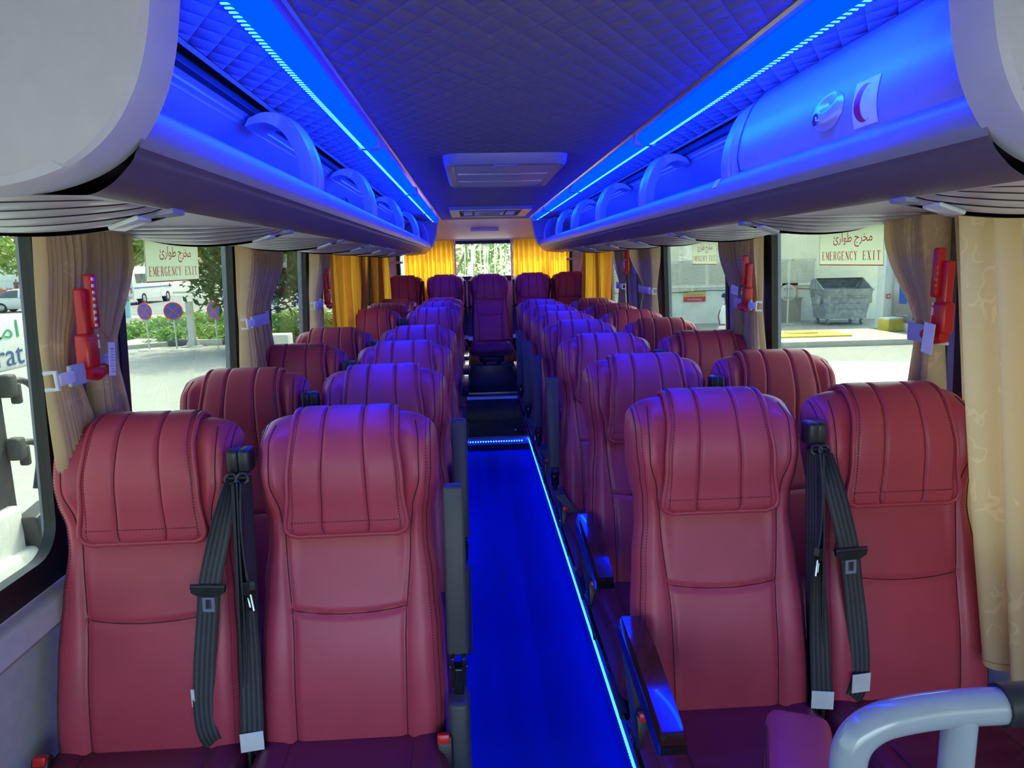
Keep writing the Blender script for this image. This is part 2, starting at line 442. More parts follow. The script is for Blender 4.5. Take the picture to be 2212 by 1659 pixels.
# roof hatch
def hatch():
    t = thing('roof_hatch', 'pale roof hatch with ribbed blind in the middle of the quilted ceiling', 'hatch', (.008, 3.40, CEIL))
    g = G()
    def ring(i0, z): 
        P = []
        a, b, r = .255 - i0, .46 - i0, .07
        for cx, cy, q in ((a - r, b - r, 0), (-a + r, b - r, 1), (-a + r, -b + r, 2), (a - r, -b + r, 3)):
            for k in range(7):
                an = (q + k / 6) * PI / 2; P.append((cx + r * math.cos(an), cy + r * math.sin(an), z))
        return P
    R = [ring(0, 0), ring(.004, -.03), ring(.012, -.042), ring(.032, -.045), ring(.045, -.036)]
    n = len(R[0])
    for A in R: g.v.extend(A)
    for k in range(len(R) - 1):
        for i in range(n): g.f.append((k * n + i, k * n + (i + 1) % n, (k + 1) * n + (i + 1) % n, (k + 1) * n + i)); g.m.append(0)
    obj('frame', g, RACK, t)
    g = G()
    g.grid(lambda u, v: (lerp(-.212, .212, u), lerp(-.415, .415, v), -.036 - .004 * math.sin(PI * u) - .0022 * abs(math.sin(v * 26 * PI))), 8, 252)
    obj('blind', g, CONSOLE, t)
    g = G(); g.rbox((0, -.441, -.046), (.10, .018, .006), .003); obj('latch', g, PILLAR, t)
    for y in (-.12, .17):
        g = G(); g.box(-.2, .2, y, y + .008, -.0425, -.036); obj('seam_bar', g, LENSW, t)
hatch()
def acgrille():
    t = thing('air_vent', 'pale ceiling air intake with slotted centre near the back', 'vent', (.018, 6.10, CEIL))
    g = G()
    for a in ((-.325, .325, -.45, -.36), (-.325, .325, .36, .45), (-.325, -.25, -.36, .36), (.25, .325, -.36, .36)):
        g.box(a[0], a[1], a[2], a[3], -.025, 0)
    obj('frame', g, RACK, t)
    g = G(); g.box(-.25, .25, -.36, .36, -.003, 0); obj('backing', g, SLOTDARK, t)
    for x in (-.18, .0, .18):
        if x: g = G(); g.rbox((x, .10, -.012), (.075, .36, .018), .008); obj('speaker_cover', g, CAP, t)
    g = G(); g.rbox((0, .1, -.012), (.25, .36, .018), .01); obj('grille', g, CAP, t)
    g = G()
    for k in range(15):
        x = -.085 + k * .0121; l = .15 * math.sqrt(max(.1, 1 - (x / .1) ** 2)); g.box(x - .003, x + .003, .1 - l, .1 + l, -.0225, -.0212)
    obj('slot', g, SLOTDARK, t)
acgrille()

# ------------------------------------------------------------------ luggage racks
CAPP = [(.455, 2.05), (.475, 2.0), (.487, 1.93), (.50, 1.86), (.52, 1.805), (.555, 1.755), (.61, 1.718), (.69, 1.697), (.80, 1.693), (1.058, 1.692), (1.058, 2.15), (.455, 2.15)]
CAPS = catmull(CAPP[:10], 5) + [(1.058, 2.15), (.455, 2.15)]
ARCH_L = [2.10, 3.26, 4.56, 5.86, 7.1]; ARCH_R = [1.97, 2.97, 4.02, 5.03, 5.95, 6.95]
def rack(s, nm, arches):
    t = thing('luggage_rack', 'pale plastic overhead luggage rack lit blue along the %s side' % nm, 'luggage rack', (0, 0, 0))
    m = lambda P: [(s * x, z) for x, z in P]
    # rounded front rail with the facade and underside
    g = G(); pr = catmull([(.66, 1.80), (.625, 1.812), (.60, 1.822), (.578, 1.822), (.560, 1.812), (.549, 1.794), (.546, 1.772), (.551, 1.752)], 4)
    g.strip(m(pr), RY0, RY1, ny=12); obj('rail', g, RACK, t)
    g = G(); pr = catmull([(.551, 1.752), (.557, 1.745), (.562, 1.735), (.585, 1.712), (.605, 1.700), (.62, 1.695)], 3)
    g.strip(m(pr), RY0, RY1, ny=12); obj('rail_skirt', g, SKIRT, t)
    g = G(); g.strip(m([(.62, 1.695), (.70, 1.696), (.85, 1.697), (1.06, 1.700)]), RY0, RY1, ny=12); g.strip(m([(1.035, 1.698), (1.035, 1.684), (1.06, 1.684)]), RY0, RY1); obj('underside', g, CAP, t)  # paler than the rail: daylight on the underside put into its colour
    # bin lining
    g = G(); g.strip(m(catmull([(.700, 2.004), (.735, 1.995), (.765, 1.972), (.83, 1.93), (.90, 1.87), (.935, 1.80), (.935, 1.755), (.90, 1.74), (.66, 1.74), (.655, 1.80)], 4)), RY0, RY1, ny=12)
    g.strip(m([(.735, 1.996), (.737, 1.990), (.750, 1.985), (.752, 1.980)]), RY0, RY1); obj('bin_liner', g, RACK, t)
    g = G(); g.strip(m([(.672, CEIL - .002), (.683, CEIL - .006), (.690, CEIL + .012)]), RY0, RY1); obj('edge_strip', g, RACK, t)
    g = G(); g.strip(m([(.690, CEIL + .012), (.720, CEIL + .02), (.72, 2.0), (.700, 2.002)]), RY0, RY1); obj('slot_channel', g, SLOTDARK, t)
    for k, y in enumerate(arches):
        g = G()
        # hooked bracket from the ceiling edge over to the rail
        C = catmull([(.715, 1.992), (.675, 2.012), (.635, 2.008), (.600, 1.975), (.572, 1.915), (.560, 1.855), (.563, 1.812)], 5)
        C2 = catmull([(.735, 1.972), (.690, 1.985), (.655, 1.972), (.630, 1.94), (.610, 1.895), (.604, 1.85), (.606, 1.815)], 5)
        n = len(C)
        def wid(i): return .052 + .04 * (1 - sm(0, .35, i / (n - 1)))
        for i in range(n): 
            w = wid(i)
            (x0, z0), (x1, z1) = C[i], C2[i]
            g.v += [(s * x1, y - w * .9, z1), (s * (x0 + .006), y - w, z0 - .002), (s * x0, y - w * .72, z0), (s * (x0 + .003), y - w * .30, z0), (s * (x0 - .003), y - w * .22, z0), (s * (x0 - .003), y + w * .72, z0), (s * (x0 + .006), y + w, z0 - .002), (s * x1, y + w * .9, z1)]
        for i in range(n - 1):
            for j in range(8): g.f.append((i * 8 + j, i * 8 + (j + 1) % 8, (i + 1) * 8 + (j + 1) % 8, (i + 1) * 8 + j)); g.m.append(0)
        obj('bracket', g, RACK, t, 28)
    # end caps
    for y0, y1, cm in ((RY0 - .07, RY0 + .01, CAP), (RY1 - .01, RY1 + .035, RACK)):
        g = G(); bm_ = []
        for k, (yy, ins) in enumerate(((y0, .012), (y0 + .006, .003), (y0 + .02, 0), (y1, 0))):
            for x, z in CAPS:
                dx = ins if x < 1.0 else 0
                g.v.append((s * (x + dx), yy, z + (ins * .8 if z < 1.9 and x > .6 else 0)))
        n = len(CAPS)
        for k in range(3):
            for i in range(n): g.f.append((k * n + i, k * n + (i + 1) % n, (k + 1) * n + (i + 1) % n, (k + 1) * n + i)); g.m.append(0)
        g.f.append(tuple(range(n))); g.m.append(0); g.f.append(tuple(range(3 * n, 4 * n))); g.m.append(0)
        obj('end_cap', g, cm, t, 30)
    g = G(); P = [p for p in CAPP if p[0] < 1.0 and p[1] < 2.06]
    g.tube([(s * (x - .002), RY1 + .03, z) for x, z in catmull(P, 4)], .006, 8); obj('edge_piping', g, REARP, t)
    if s > 0:
        # closed first-aid bay with door
        d = G()
        pr = catmull([(.640, 2.022), (.607, 1.985), (.582, 1.925), (.571, 1.865), (.578, 1.822)], 5)
        d.strip(m(pr), RY0, 1.93, ny=8); d.strip(m([(.578, 1.822), (.60, 1.8), (.66, 1.8)]), RY0, 1.93)
        door = obj('door', d, RACK, t)
        door['label'] = 'closed bin door with latch and red crescent sticker'
        e = G(); e.strip(m([(x - .002, z) for x, z in pr]), 1.915, 1.922); e.strip(m([(.5755, 1.834), (.5735, 1.842)]), RY0, 1.92); obj('door_seam', e, SLOTDARK, door)
        lt = G()
        def onD(y, z, o=0):     # a point on the door skin
            zz = [p[1] for p in pr]; 
            for (x0, z0), (x1, z1) in zip(pr, pr[1:]):
                if z1 <= z <= z0: return Vector((s * (lerp(x0, x1, (z - z0) / (z1 - z0 - 1e-9)) - o), y, z))
            return Vector((s * (pr[-1][0] - o), y, z))
        def latch(u, v):
            a = 2 * PI * u; r = v
            return onD(1.44 + .062 * r * math.cos(a), 1.880 + .036 * r * math.sin(a), .012 * (1 - r ** 4) + .001 - (.014 * max(0, 1 - ((r * math.cos(a) + .1) ** 2 + (r * math.sin(a) - .45) ** 2) / .28)))
        lt.grid(latch, 32, 12); lo = obj('latch', lt, CONSOLE, door)
        k = G(); c = onD(1.462, 1.868, .006); k.cyl(c, c + V(-.008, 0, 0), .013, .012, 18); k.cyl(c + V(-.008, 0, 0), c + V(-.010, 0, 0), .007, .006, 14); obj('lock', k, CHROME, lo)
        stc = G()
        stc.grid(lambda u, v: onD(lerp(1.262, 1.342, u), lerp(1.828, 1.908, v), .0012), 2, 10); so = obj('sticker', stc, LABELW, door); so['label'] = 'white sticker with a red crescent'
        cr = G()
        def cres(u, v):
            a = lerp(.30 * PI, 1.70 * PI, u)   # opening toward the near side
            ro = .031; y = math.cos(a) * ro; z = math.sin(a) * .036
            th = .021 * math.sin(PI * u)
            y2 = y + th * v * (1.0)
            return onD(1.306 - y2 + .0, 1.868 + z * .92 * (1 - .12 * v * math.sin(PI * u)), .002)
        cr.grid(cres, 30, 3); obj('crescent_mark', cr, RED, so)
        # small arched cut-outs in the bin lining
        for y in (3.45, 4.45, 5.45):
            e = G(); P = [(-.035, 0), (-.035, .03)] + [(.035 * math.cos(PI - q * PI / 10), .03 + .035 * math.sin(q * PI / 10)) for q in range(1, 10)] + [(.035, .03), (.035, 0)]
            e.prism(P, lambda p: (s * .925, y + p[0] * 1.3, 1.80 + p[1] * 1.2), lambda p: (s * .92, y + p[0] * 1.3, 1.80 + p[1] * 1.2)); obj('cable_port', e, SLOTDARK, t)
        e = G(); e.obox((s * .553, 2.03, 1.805), (.002, .035, .026), Matrix.Rotation(.5, 3, 'Y')); obj('paper_sticker', e, LABELW, t)
    return t
rack(-1, 'left', ARCH_L); rack(1, 'right', ARCH_R)
g = G()
for y, r in ((3.05, .10), (3.12, .075)):
    g.tube([(-.70 + .5 * r * math.sin(q * PI / 14) , y + 1.6 * r * math.cos(q * PI / 14), 1.775 + .012 * math.sin(q) + .9 * r * max(0, math.sin(q * PI / 14))) for q in range(15)], .004, 8)
tag(obj('loose_cable', g, CABLE), 'black cable coiled loose in the left luggage rack', 'cable')

# reading-lamp consoles under the racks
ORD = ['front', 'second', 'third', 'fourth', 'fifth', 'sixth', 'seventh', 'eighth', 'ninth']
def console(s, y, lab):
    t = thing('reading_lamp_console', lab, 'lamp console', (s * .82, y, 1.697), 0, 'ribbed consoles under the luggage racks')
    L = .195
    def env(u): return max(0, math.sin(PI * min(1, max(0, u)))) ** .55
    def base(u, v, dz):
        x = lerp(-L, L, u) * s
        return x, env(u) * dz
    g = G()      # ribbed near part
    def rib(u, v):
        x, dz = base(u, v, 1)
        y_ = lerp(-.27, -.02, v) + .06 * (1 - env(u))
        k = min(4.999, v * 5); i = int(k); fr = k - i
        st = i + min(1, fr / .30) ** .5 - .55 * max(0, (fr - .62) / .38)
        return (x, y_, -(dz * .0072 * st))
    g.grid(rib, 36, 60); g.m = [1 if (j % 12) in (10, 11) else 0 for i in range(36) for j in range(60)]; obj('louvre', g, [CONSOLE, SLOTDARK], t, 60)
    g = G()
    def belly(u, v):
        x, dz = base(u, v, 1)
        y_ = lerp(-.022, .05, v) + .06 * (1 - env(u)) * (1 - v)
        return (x, y_, -(dz * .041 * (1 - v ** 3)))
    g.grid(belly, 36, 10); obj('housing', g, BLACK, t)
    g = G(); g.rbox((-s * .145, -.025, -.024), (.05, .05, .008), .003, 2, Matrix.Rotation(s * .33, 3, 'Y')); obj('lamp_lens', g, LENSW, t)
    g = G(); g.rbox((-s * .183, .012, -.006), (.05, .05, .012), .004, 2, Matrix.Rotation(s * .12, 3, 'Y')); obj('end_clip', g, PILLAR, t)
for s, nm, ys in ((-1, 'left', [1.20, 1.93, 2.70, 3.41, 4.11, 4.89, 5.62]), (1, 'right', [1.24, 1.98, 2.72, 3.44, 4.13, 4.86, 5.60])):
    for k, y in enumerate(ys): console(s, y, 'ribbed grey lamp console under the %s luggage rack, %s from the front' % (nm, ORD[k] if k else 'first'))

# ------------------------------------------------------------------ seats (local: x lateral, faces -y, floor z = 0)
TH = math.radians(12); SN, CS = math.sin(TH), math.cos(TH); ZJ = .44
PROF = [(-.03, -.10), (.0, -.05), (.004, .0), (.018, .12), (.020, .24), (.006, .38), (.0, .47), (.010, .53), (.026, .60), (.030, .655), (.018, .712), (-.012, .748), (-.050, .757),
        (-.088, .742), (-.108, .69), (-.110, .60), (-.100, .42), (-.100, .2), (-.095, -.08)]
_pc = catmull(PROF, 16)
_len = [0]
for a, b in zip(_pc, _pc[1:]): _len.append(_len[-1] + math.hypot(a[0] - b[0], a[1] - b[1]))
def prof(t):
    q = t * _len[-1]
    lo, hi = 0, len(_len) - 1
    while hi - lo > 1:
        m = (lo + hi) // 2
        if _len[m] <= q: lo = m
        else: hi = m
    f = (q - _len[lo]) / (_len[hi] - _len[lo] + 1e-12)
    return lerp(_pc[lo][0], _pc[hi][0], f), lerp(_pc[lo][1], _pc[hi][1], f)
def t_of_s(s_, front=True):
    lo, hi = (0.0, T_CREST) if front else (T_CREST, 1.0)
    for _ in range(40):
        m = (lo + hi) / 2
        if (prof(m)[1] < s_) == front: lo = m
        else: hi = m
    return (lo + hi) / 2
T_CREST = max(range(1001), key=lambda k: prof(k / 1000)[1]) / 1000
WTAB = [(-.1, .200), (.0, .204), (.12, .206), (.26, .202), (.38, .194), (.48, .183), (.53, .184), (.59, .193), (.645, .199), (.70, .199), (.76, .197)]
XSTAB = [(-.1, .118), (0, .118), (.25, .120), (.48, .135), (.54, .142), (.62, .160), (.70, .160), (.76, .150)]
def W(s): return interp(WTAB, s)
def S(t, v, groove=True):
    d, s = prof(t); av = abs(v)
    E = math.sqrt(max(0, 1 - av ** 6)); dm = -.045
    w = W(s); x = v * w
    front = 1 if t <= T_CREST else 0
    dd = dm + (d - dm) * E
    if front:
        fade = 1 - sm(.70, .757, s)
        dd += E * fade * (.016 * sm(.55, .85, av) + .022 * sm(.52, .62, s) * sm(.62, .92, av))
        if groove:
            g = 0
            g += .0065 * math.exp(-((abs(x) - interp(XSTAB, s)) / .0075) ** 2)
            if abs(x) < .125: g += .006 * math.exp(-((s - .318 - .012 * (x / .125) ** 2) / .007) ** 2)
            g += .004 * math.exp(-((av - .93) / .02) ** 2)
            dd -= g * E * fade
    cd = 0
    if av > .5: cd = 1 - math.sqrt(max(0, 1 - ((av - .5) / .5) ** 2.4))
    s2 = s - .052 * cd * sm(.46, .75, s)
    return Vector((x, s2 * SN - dd * CS, ZJ + s2 * CS + dd * SN))
def Sx(t, x, groove=False):
    d, s = prof(t); return S(t, max(-1, min(1, x / W(s))), groove)
def Nrm(t, x):
    e = .004
    a = Sx(min(1, t + e), x) - Sx(max(0, t - e), x); b = Sx(t, x + .003) - Sx(t, x - .003)
    n = b.cross(a)
    return n.normalized()
N_SIGN = 1 if Nrm(t_of_s(.3), 0).y < 0 else -1
def off(t, x, h): return Sx(t, x) + Nrm(t, x) * (h * N_SIGN)

def dashes(g, pts, nrm, mi, step=.0068, ln=.0038, w=.0008):
    acc = 0; nxt = 0
    for i in range(len(pts) - 1):
        a, b = pts[i], pts[i + 1]; L = (b - a).length
        while nxt <= acc + L and L > 1e-9:
            p = a + (b - a) * ((nxt - acc) / L); tdir = (b - a) / L; n = nrm[i]; sd = tdir.cross(n).normalized()
            q = [p - tdir * ln / 2 - sd * w, p + tdir * ln / 2 - sd * w, p + tdir * ln / 2 + sd * w, p - tdir * ln / 2 + sd * w]
            g.add([r - n * .001 for r in q] + [r + n * .0009 for r in q], [(4, 5, 6, 7), (0, 1, 5, 4), (1, 2, 6, 5), (2, 3, 7, 6), (3, 0, 4, 7)], mi)
            nxt += step
        acc += L

def make_backrest():
    g = G(); nt, nv = 190, 84
    tm = T_CREST + .06
    g.grid(lambda u, v: S(lerp(0, tm, u / .82) if u < .82 else lerp(tm, 1, (u - .82) / .18), math.copysign(abs(2 * v - 1) ** .92, 2 * v - 1)), nt, nv)
    ts = [k / 60 for k in range(61)]
    for sg in (-1, 1):
        P = []; 
        t0, t1 = t_of_s(.0), t_of_s(.74)
        for k in ts:
            t = lerp(t0, t1, k); d, s = prof(t); x = sg * interp(XSTAB, s); P.append(S(t, x / W(s)) + Nrm(t, x) * N_SIGN * .0006)
        g.tube(P, .0013, 6, 1)
        P = []; Q = []; NN = []
        for k in ts:
            t = lerp(t0, T_CREST - .002, k); d, s = prof(t)
            P.append(S(t, sg * .93) + V(0, -.0008, 0))
            Q.append(S(t, sg * .885) ); NN.append(Nrm(t, sg * .885 * W(s)) * N_SIGN)
        g.tube(P, .0014, 6, 1)
        dashes(g, Q, NN, 2)
    P = []
    for k in range(31):
        x = lerp(-.121, .121, k / 30); s_ = .318 + .012 * (x / .125) ** 2; t = t_of_s(s_)
        P.append(S(t, x / W(s_)) + Nrm(t, x) * N_SIGN * .0006)
    g.tube(P, .0013, 6, 1)
    return mesh('backrest', g, [LEATHER, SEAM, STITCH], 50)
def make_pillow():
    g = G(); ta = t_of_s(.490); tb = t_of_s(.655, False); tc = T_CREST
    def hwd(p):
        t = lerp(ta, tb, p); f = min(1, max(0, (t - ta) / (tc - ta)))
        w = interp([(0, .135), (.35, .126), (.75, .112), (1, .108)], f)
        if t > tc: w = .107
        r = .028; dist = (t - ta) * _len[-1]
        if dist < r: w -= r * (1 - math.sqrt(max(0, 1 - (1 - dist / r) ** 2)))
        return w
    def th(p, q):
        aq = abs(q)
        e = math.sqrt(max(0, 1 - aq ** 16)) * math.sqrt(max(0, 1 - abs(2 * p - 1) ** 40))
        h = .017 * e
        for c in (-.40, .36): h -= .006 * math.exp(-((q - c) / .03) ** 2) * e
        h -= .004 * math.exp(-((aq - .93) / .03) ** 2) * e
        return h + .0005
    def f(p, q2):
        q = 2 * q2 - 1; q = math.copysign(abs(q) ** .8, q)
        t = lerp(ta, tb, p); return off(t, q * hwd(p), th(p, q))
    g.grid(f, 90, 64)
    def path(q): return [off(lerp(ta, tb, k / 50), q * hwd(k / 50), th(k / 50, q) + .0005) for k in range(51)]
    for q in (-.40, .36): g.tube(path(q)[1:], .0009, 6, 1)
    bor = [off(lerp(ta, tb, k / 60), -1.0 * hwd(k / 60), .010) for k in range(60, -1, -1)]
    bor += [off(ta + .001, q / 12 * hwd(0), .010) for q in range(-11, 12)]
    bor += [off(lerp(ta, tb, k / 60), 1.0 * hwd(k / 60), .010) for k in range(61)]
    g.tube(bor, .0052, 8, 0)
    for q in (-.90, .90):
        Q = path(q); dashes(g, Q[2:], [Nrm(lerp(ta, tb, k / 50), q * hwd(k / 50)) * N_SIGN for k in range(2, 51)], 2)
    for q in (-.40, .36):
        Q = [p + V(.0045, 0, 0) for p in path(q)]; dashes(g, Q[2:], [Nrm(lerp(ta, tb, k / 50), q * hwd(k / 50)) * N_SIGN for k in range(2, 51)], 2)
    tt = ta + .020; Q = []; NN = []
    for k in range(31):
        x = lerp(-.12, .12, k / 30); Q.append(off(tt, x, th(.05, x / .14) + .0008)); NN.append(Nrm(tt, x) * N_SIGN)
    dashes(g, Q, NN, 2)
    return mesh('headrest_pillow', g, [LEATHER, SEAM, STITCH], 50)
CP = catmull([(.07, .335), (.075, .40), (.05, .438), (.0, .445), (-.10, .438), (-.24, .445), (-.36, .462), (-.43, .463), (-.470, .440), (-.485, .40), (-.475, .355), (-.44, .330), (-.2, .325), (.07, .335)], 8)
def cush(t, v):
    q = t * (len(CP) - 1); i = min(int(q), len(CP) - 2); f = q - i
    y = lerp(CP[i][0], CP[i + 1][0], f); z = lerp(CP[i][1], CP[i + 1][1], f) + .048
    av = abs(v); E = math.sqrt(max(0, 1 - av ** 7)); zm = .438
    ym = -.2
    z2 = zm + (z - zm) * E; y2 = ym + (y - ym) * (.93 + .07 * E)
    if z > .458:
        z2 += E * .014 * sm(.55, .85, av) - .005 * math.exp(-((av - .62) / .04) ** 2) * E - .005 * math.exp(-((y + .18) / .02) ** 2) * (av < .62) * E
    return Vector((v * .212, y2, z2))
def make_cushion():
    g = G(); g.grid(lambda u, v: cush(u, 2 * v - 1), 104, 56)
    for v in (-.62, .62, -.93, .93):
        P = [cush(k / 60, v) + V(0, 0, .0006) for k in range(8, 42)]; g.tube(P, .0013, 6, 1)
    for sg in (-1, 1):
        Q = [cush(k / 60, sg * .88) for k in range(10, 40)]; dashes(g, Q, [V(0, 0, 1)] * len(Q), 2)
    return mesh('seat_cushion', g, [LEATHER_SHADED, SEAM, STITCH], 50)
def make_shell():      # hard back shell behind the upholstery
    g = G()
    def f(u, v):
        t = lerp(t_of_s_.get(0), 1.0, u); p = S(t, (2 * v - 1) * .9); return p + V(0, .006, 0)
    t_of_s_ = {0: t_of_s(.62, False)}
    g.grid(f, 24, 16); return mesh('back_shell', g, BLACK)
def make_base():
    g = G()
    g.rbox((0, -.19, .345), (.24, .46, .06), .01)
    for x in (-.07, .07):
        g.prism([(-.40, .30), (-.34, .0), (-.26, .0), (-.27, .22), (-.08, .22), (-.05, .0), (.03, .0), (.05, .30)], lambda p: (x - .015, p[0], p[1]), lambda p: (x + .015, p[0], p[1]))
        g.box(x - .02, x + .02, -.36, .02, 0, .012)
    g.rbox((0, .055, .40), (.36, .03, .12), .01)
    return mesh('seat_frame', g, BLACK)
def ribbon(pts, wdir, width, thick=.0016, sub=5, pattern=True):
    """flat strap through pts; wdir gives the direction of its breadth at each point"""
    g = G(); P = [Vector(p) for p in catmull(pts, sub)]; D = [Vector(p).normalized() for p in catmull(wdir, sub)]
    Wd = [p[0] for p in catmull([(w,) for w in width], sub)] if isinstance(width, (list, tuple)) else [width] * len(P)
    K = 9; n = len(P)
    for sgn in (-1, 1):
        o = len(g.v)
        for i in range(n):
            t = (P[min(i + 1, n - 1)] - P[max(i - 1, 0)]).normalized(); nn = t.cross(D[i]).normalized()
            for k in range(K + 1): g.v.append(tuple(P[i] + D[i] * (Wd[i] * (k / K - .5)) + nn * (sgn * thick)))
        for i in range(n - 1):
            for k in range(K):
                g.f.append((o + i * (K + 1) + k, o + i * (K + 1) + k + 1, o + (i + 1) * (K + 1) + k + 1, o + (i + 1) * (K + 1) + k))
                g.m.append(1 if (pattern and k in (1, 3, 5, 7)) else 0)
    h = n * (K + 1)
    for i in range(n - 1):
        for k in (0, K):
            a = i * (K + 1) + k; b = (i + 1) * (K + 1) + k
            g.f.append((a, b, b + h, a + h)); g.m.append(0)
    return g
def tongue(c, M):
    """black moulded grip, bright latch plate with a window"""
    g = G(); c = Vector(c)
    P = [(-.036, .008), (-.034, -.006), (-.022, -.013), (-.013, -.016), (.013, -.016), (.022, -.013), (.034, -.006), (.036, .008)]
    g.prism(P, lambda p: c + M @ V(p[0], -.005, p[1]), lambda p: c + M @ V(p[0], .005, p[1]))
    g.cyl(c + M @ V(-.036, 0, .006), c + M @ V(.036, 0, .006), .0055, None, 10)
    for k in range(4): g.obox(c + M @ V(0, -.0056, -.002 - .003 * k), (.026, .001, .0012), M)
    h = G()
    for a in ((-.0125, -.006, -.05, -.014), (.006, .0125, -.05, -.014), (-.006, .006, -.05, -.043), (-.006, .006, -.022, -.014)):
        cc = c + M @ V((a[0] + a[1]) / 2, 0, (a[2] + a[3]) / 2); h.obox(cc, (a[1] - a[0], .003, a[3] - a[2]), M)
    return g, h
# belts, built for an inner edge on +x, mirrored for the other hand
def belt_parts(window):
    d = {}
    a = G(); a.rbox((.204, .095, 1.098), (.026, .045, .052), .008); a.tube([(.204 + .012 * math.cos(q * PI / 8), .062 + .004 * math.sin(q * PI / 8), 1.066 + .010 * math.sin(q * PI / 8)) for q in range(16)], .0035, 8, 0, closed=True)
    a.cyl((.192, .066, 1.066), (.216, .066, 1.066), .004, None, 8)
    d['belt_anchor'] = (a, BLACK)
    if window:
        pts = [(.200, .062, 1.062), (.186, .045, .99), (.165, .040, .91), (.150, .034, .845), (.140, .028, .77), (.128, .016, .66), (.124, .004, .56), (.140, .0, .50), (.175, .04, .43)]
        wd = [(.3, 1, 0), (.75, .55, .1), (1, .15, .1), (1, 0, 0), (1, -.05, .1), (1, .2, .1), (1, .1, 0), (1, 0, .2), (1, 0, .3)]
        w = [.040, .044, .047, .047, .047, .045, .043, .045, .04]
        tc, Mt = (.148, .028, .838), Matrix.Rotation(.05, 3, 'Y'); lab = (.130, .0, .60)
        lb = G(); lb.box(.100, .107, .004, .006, .585, .625)
    else:
        pts = [(.205, .062, 1.062), (.207, .045, .99), (.206, .038, .91), (.203, .030, .85), (.203, .022, .78), (.204, .006, .66), (.204, -.012, .56), (.206, -.012, .50), (.206, .04, .42)]
        wd = [(.1, 1, 0), (.18, 1, .1), (.25, 1, .1), (.45, .9, 0), (.8, .5, 0), (1, .15, 0), (1, 0, 0), (1, 0, 0), (1, 0, 0)]
        w = [.040, .045, .047, .047, .047, .047, .047, .047, .045]
        tc, Mt = (.200, .016, .845), Matrix.Rotation(.9, 3, 'Z') @ Matrix.Rotation(.35, 3, 'Y')
        lb = G(); M = Matrix.Rotation(-.18, 3, 'Z'); lb.obox((.205, -.022, .515), (.047, .002, .042), M)
    d['seat_belt'] = (ribbon(pts, wd, w), [WEB_A, WEB_B])
    g, h = tongue(tc, Mt); d['belt_tongue'] = (g, BLACK); d['latch_plate'] = (h, CHROME)
    d['belt_label'] = (lb, LABELW)
    r = G()
    for k, (x, y, tw) in enumerate(((.2085, .085, .15), (.203, .07, -.12), (.2135, .06, .05))):
        P = [(x, y + .01, 1.06), (x + .001 * (-1) ** k, y - .01, .9), (x - .001 * k, y - .03, .7), (x, y - .05, .5), (x, y - .055, .36)]
        q = ribbon(P, [(tw, 1, 0), (tw * 1.6, 1, 0), (tw, 1, 0), (-tw, 1, 0), (0, 1, 0)], .045); r.add(q.v, q.f); r.m[-len(q.m):] = q.m
    d['belt_return'] = (r, [WEB_A, WEB_B])
    return d
def arm_up():       # aisle side on +x
    d = {}
    M = Matrix.Rotation(-TH * .75, 3, 'X')
    g = G(); g.rbox((.232, .085, .835), (.047, .045, .375), .008, 3, M); d['armrest'] = (g, SATIN)
    h = G(); h.rbox((.221, .035, .625), (.010, .04, .07), .004); h.rbox((.245, .035, .625), (.010, .04, .07), .004)
    h.cyl((.214, .038, .628), (.252, .038, .628), .009, None, 12); h.rbox((.233, .03, .60), (.022, .028, .07), .005)
    d['hinge'] = (h, GLOSSBLACK)
    b = G()
    P = [(.035, .575), (.055, .45), (.06, .33), (-.02, .30), (-.045, .38), (-.042, .5), (-.020, .56)]
    b.prism(P, lambda p: (.198 if p[1] > .5 else .15, p[0], p[1]), lambda p: (.238 if p[1] > .5 else .19, p[0], p[1])); d['hinge_post'] = (b, SATIN)
    return d
def arm_down():
    d = {}
    g = G()
    def sec(y, z, w, h): return [(-w, z - h * .6), (-w * 1.02, z), (-w * .8, z + h), (w * .8, z + h), (w * 1.02, z), (w, z - h * .6)]
    Y = [(.035, .690, .028, .012), (.02, .70, .029, .016), (-.10, .690, .029, .017), (-.22, .672, .027, .017), (-.30, .655, .025, .016), (-.315, .650, .023, .010)]
    body = G()
    for k, (y, z, w, h) in enumerate(Y):
        for x, zz in sec(y, z, w, h): g.v.append((.215 + x, y, zz))
        for x, zz in [(-w * 1.03, z - h * 2.2), (-w * 1.05, z - h * .3), (w * 1.05, z - h * .3), (w * 1.03, z - h * 2.2)]: body.v.append((.215 + x, y, zz))
    for G_, n in ((g, 6), (body, 4)):
        for k in range(len(Y) - 1):
            for i in range(n): G_.f.append((k * n + i, k * n + (i + 1) % n, (k + 1) * n + (i + 1) % n, (k + 1) * n + i)); G_.m.append(0)
        G_.f.append(tuple(range(n))); G_.m.append(0); G_.f.append(tuple((len(Y) - 1) * n + i for i in range(n))); G_.m.append(0)
    d['armrest'] = (body, GLOSSBLACK); d['armrest_top'] = (g, WOOD)
    b = G(); P = [(.05, .66), (.06, .33), (.0, .30), (-.01, .42), (.01, .655)]
    b.prism(P, lambda p: (.185 if p[1] > .5 else .165, p[0], p[1]), lambda p: (.236 if p[1] > .5 else .195, p[0], p[1])); d['hinge_post'] = (b, SATIN)
    return d
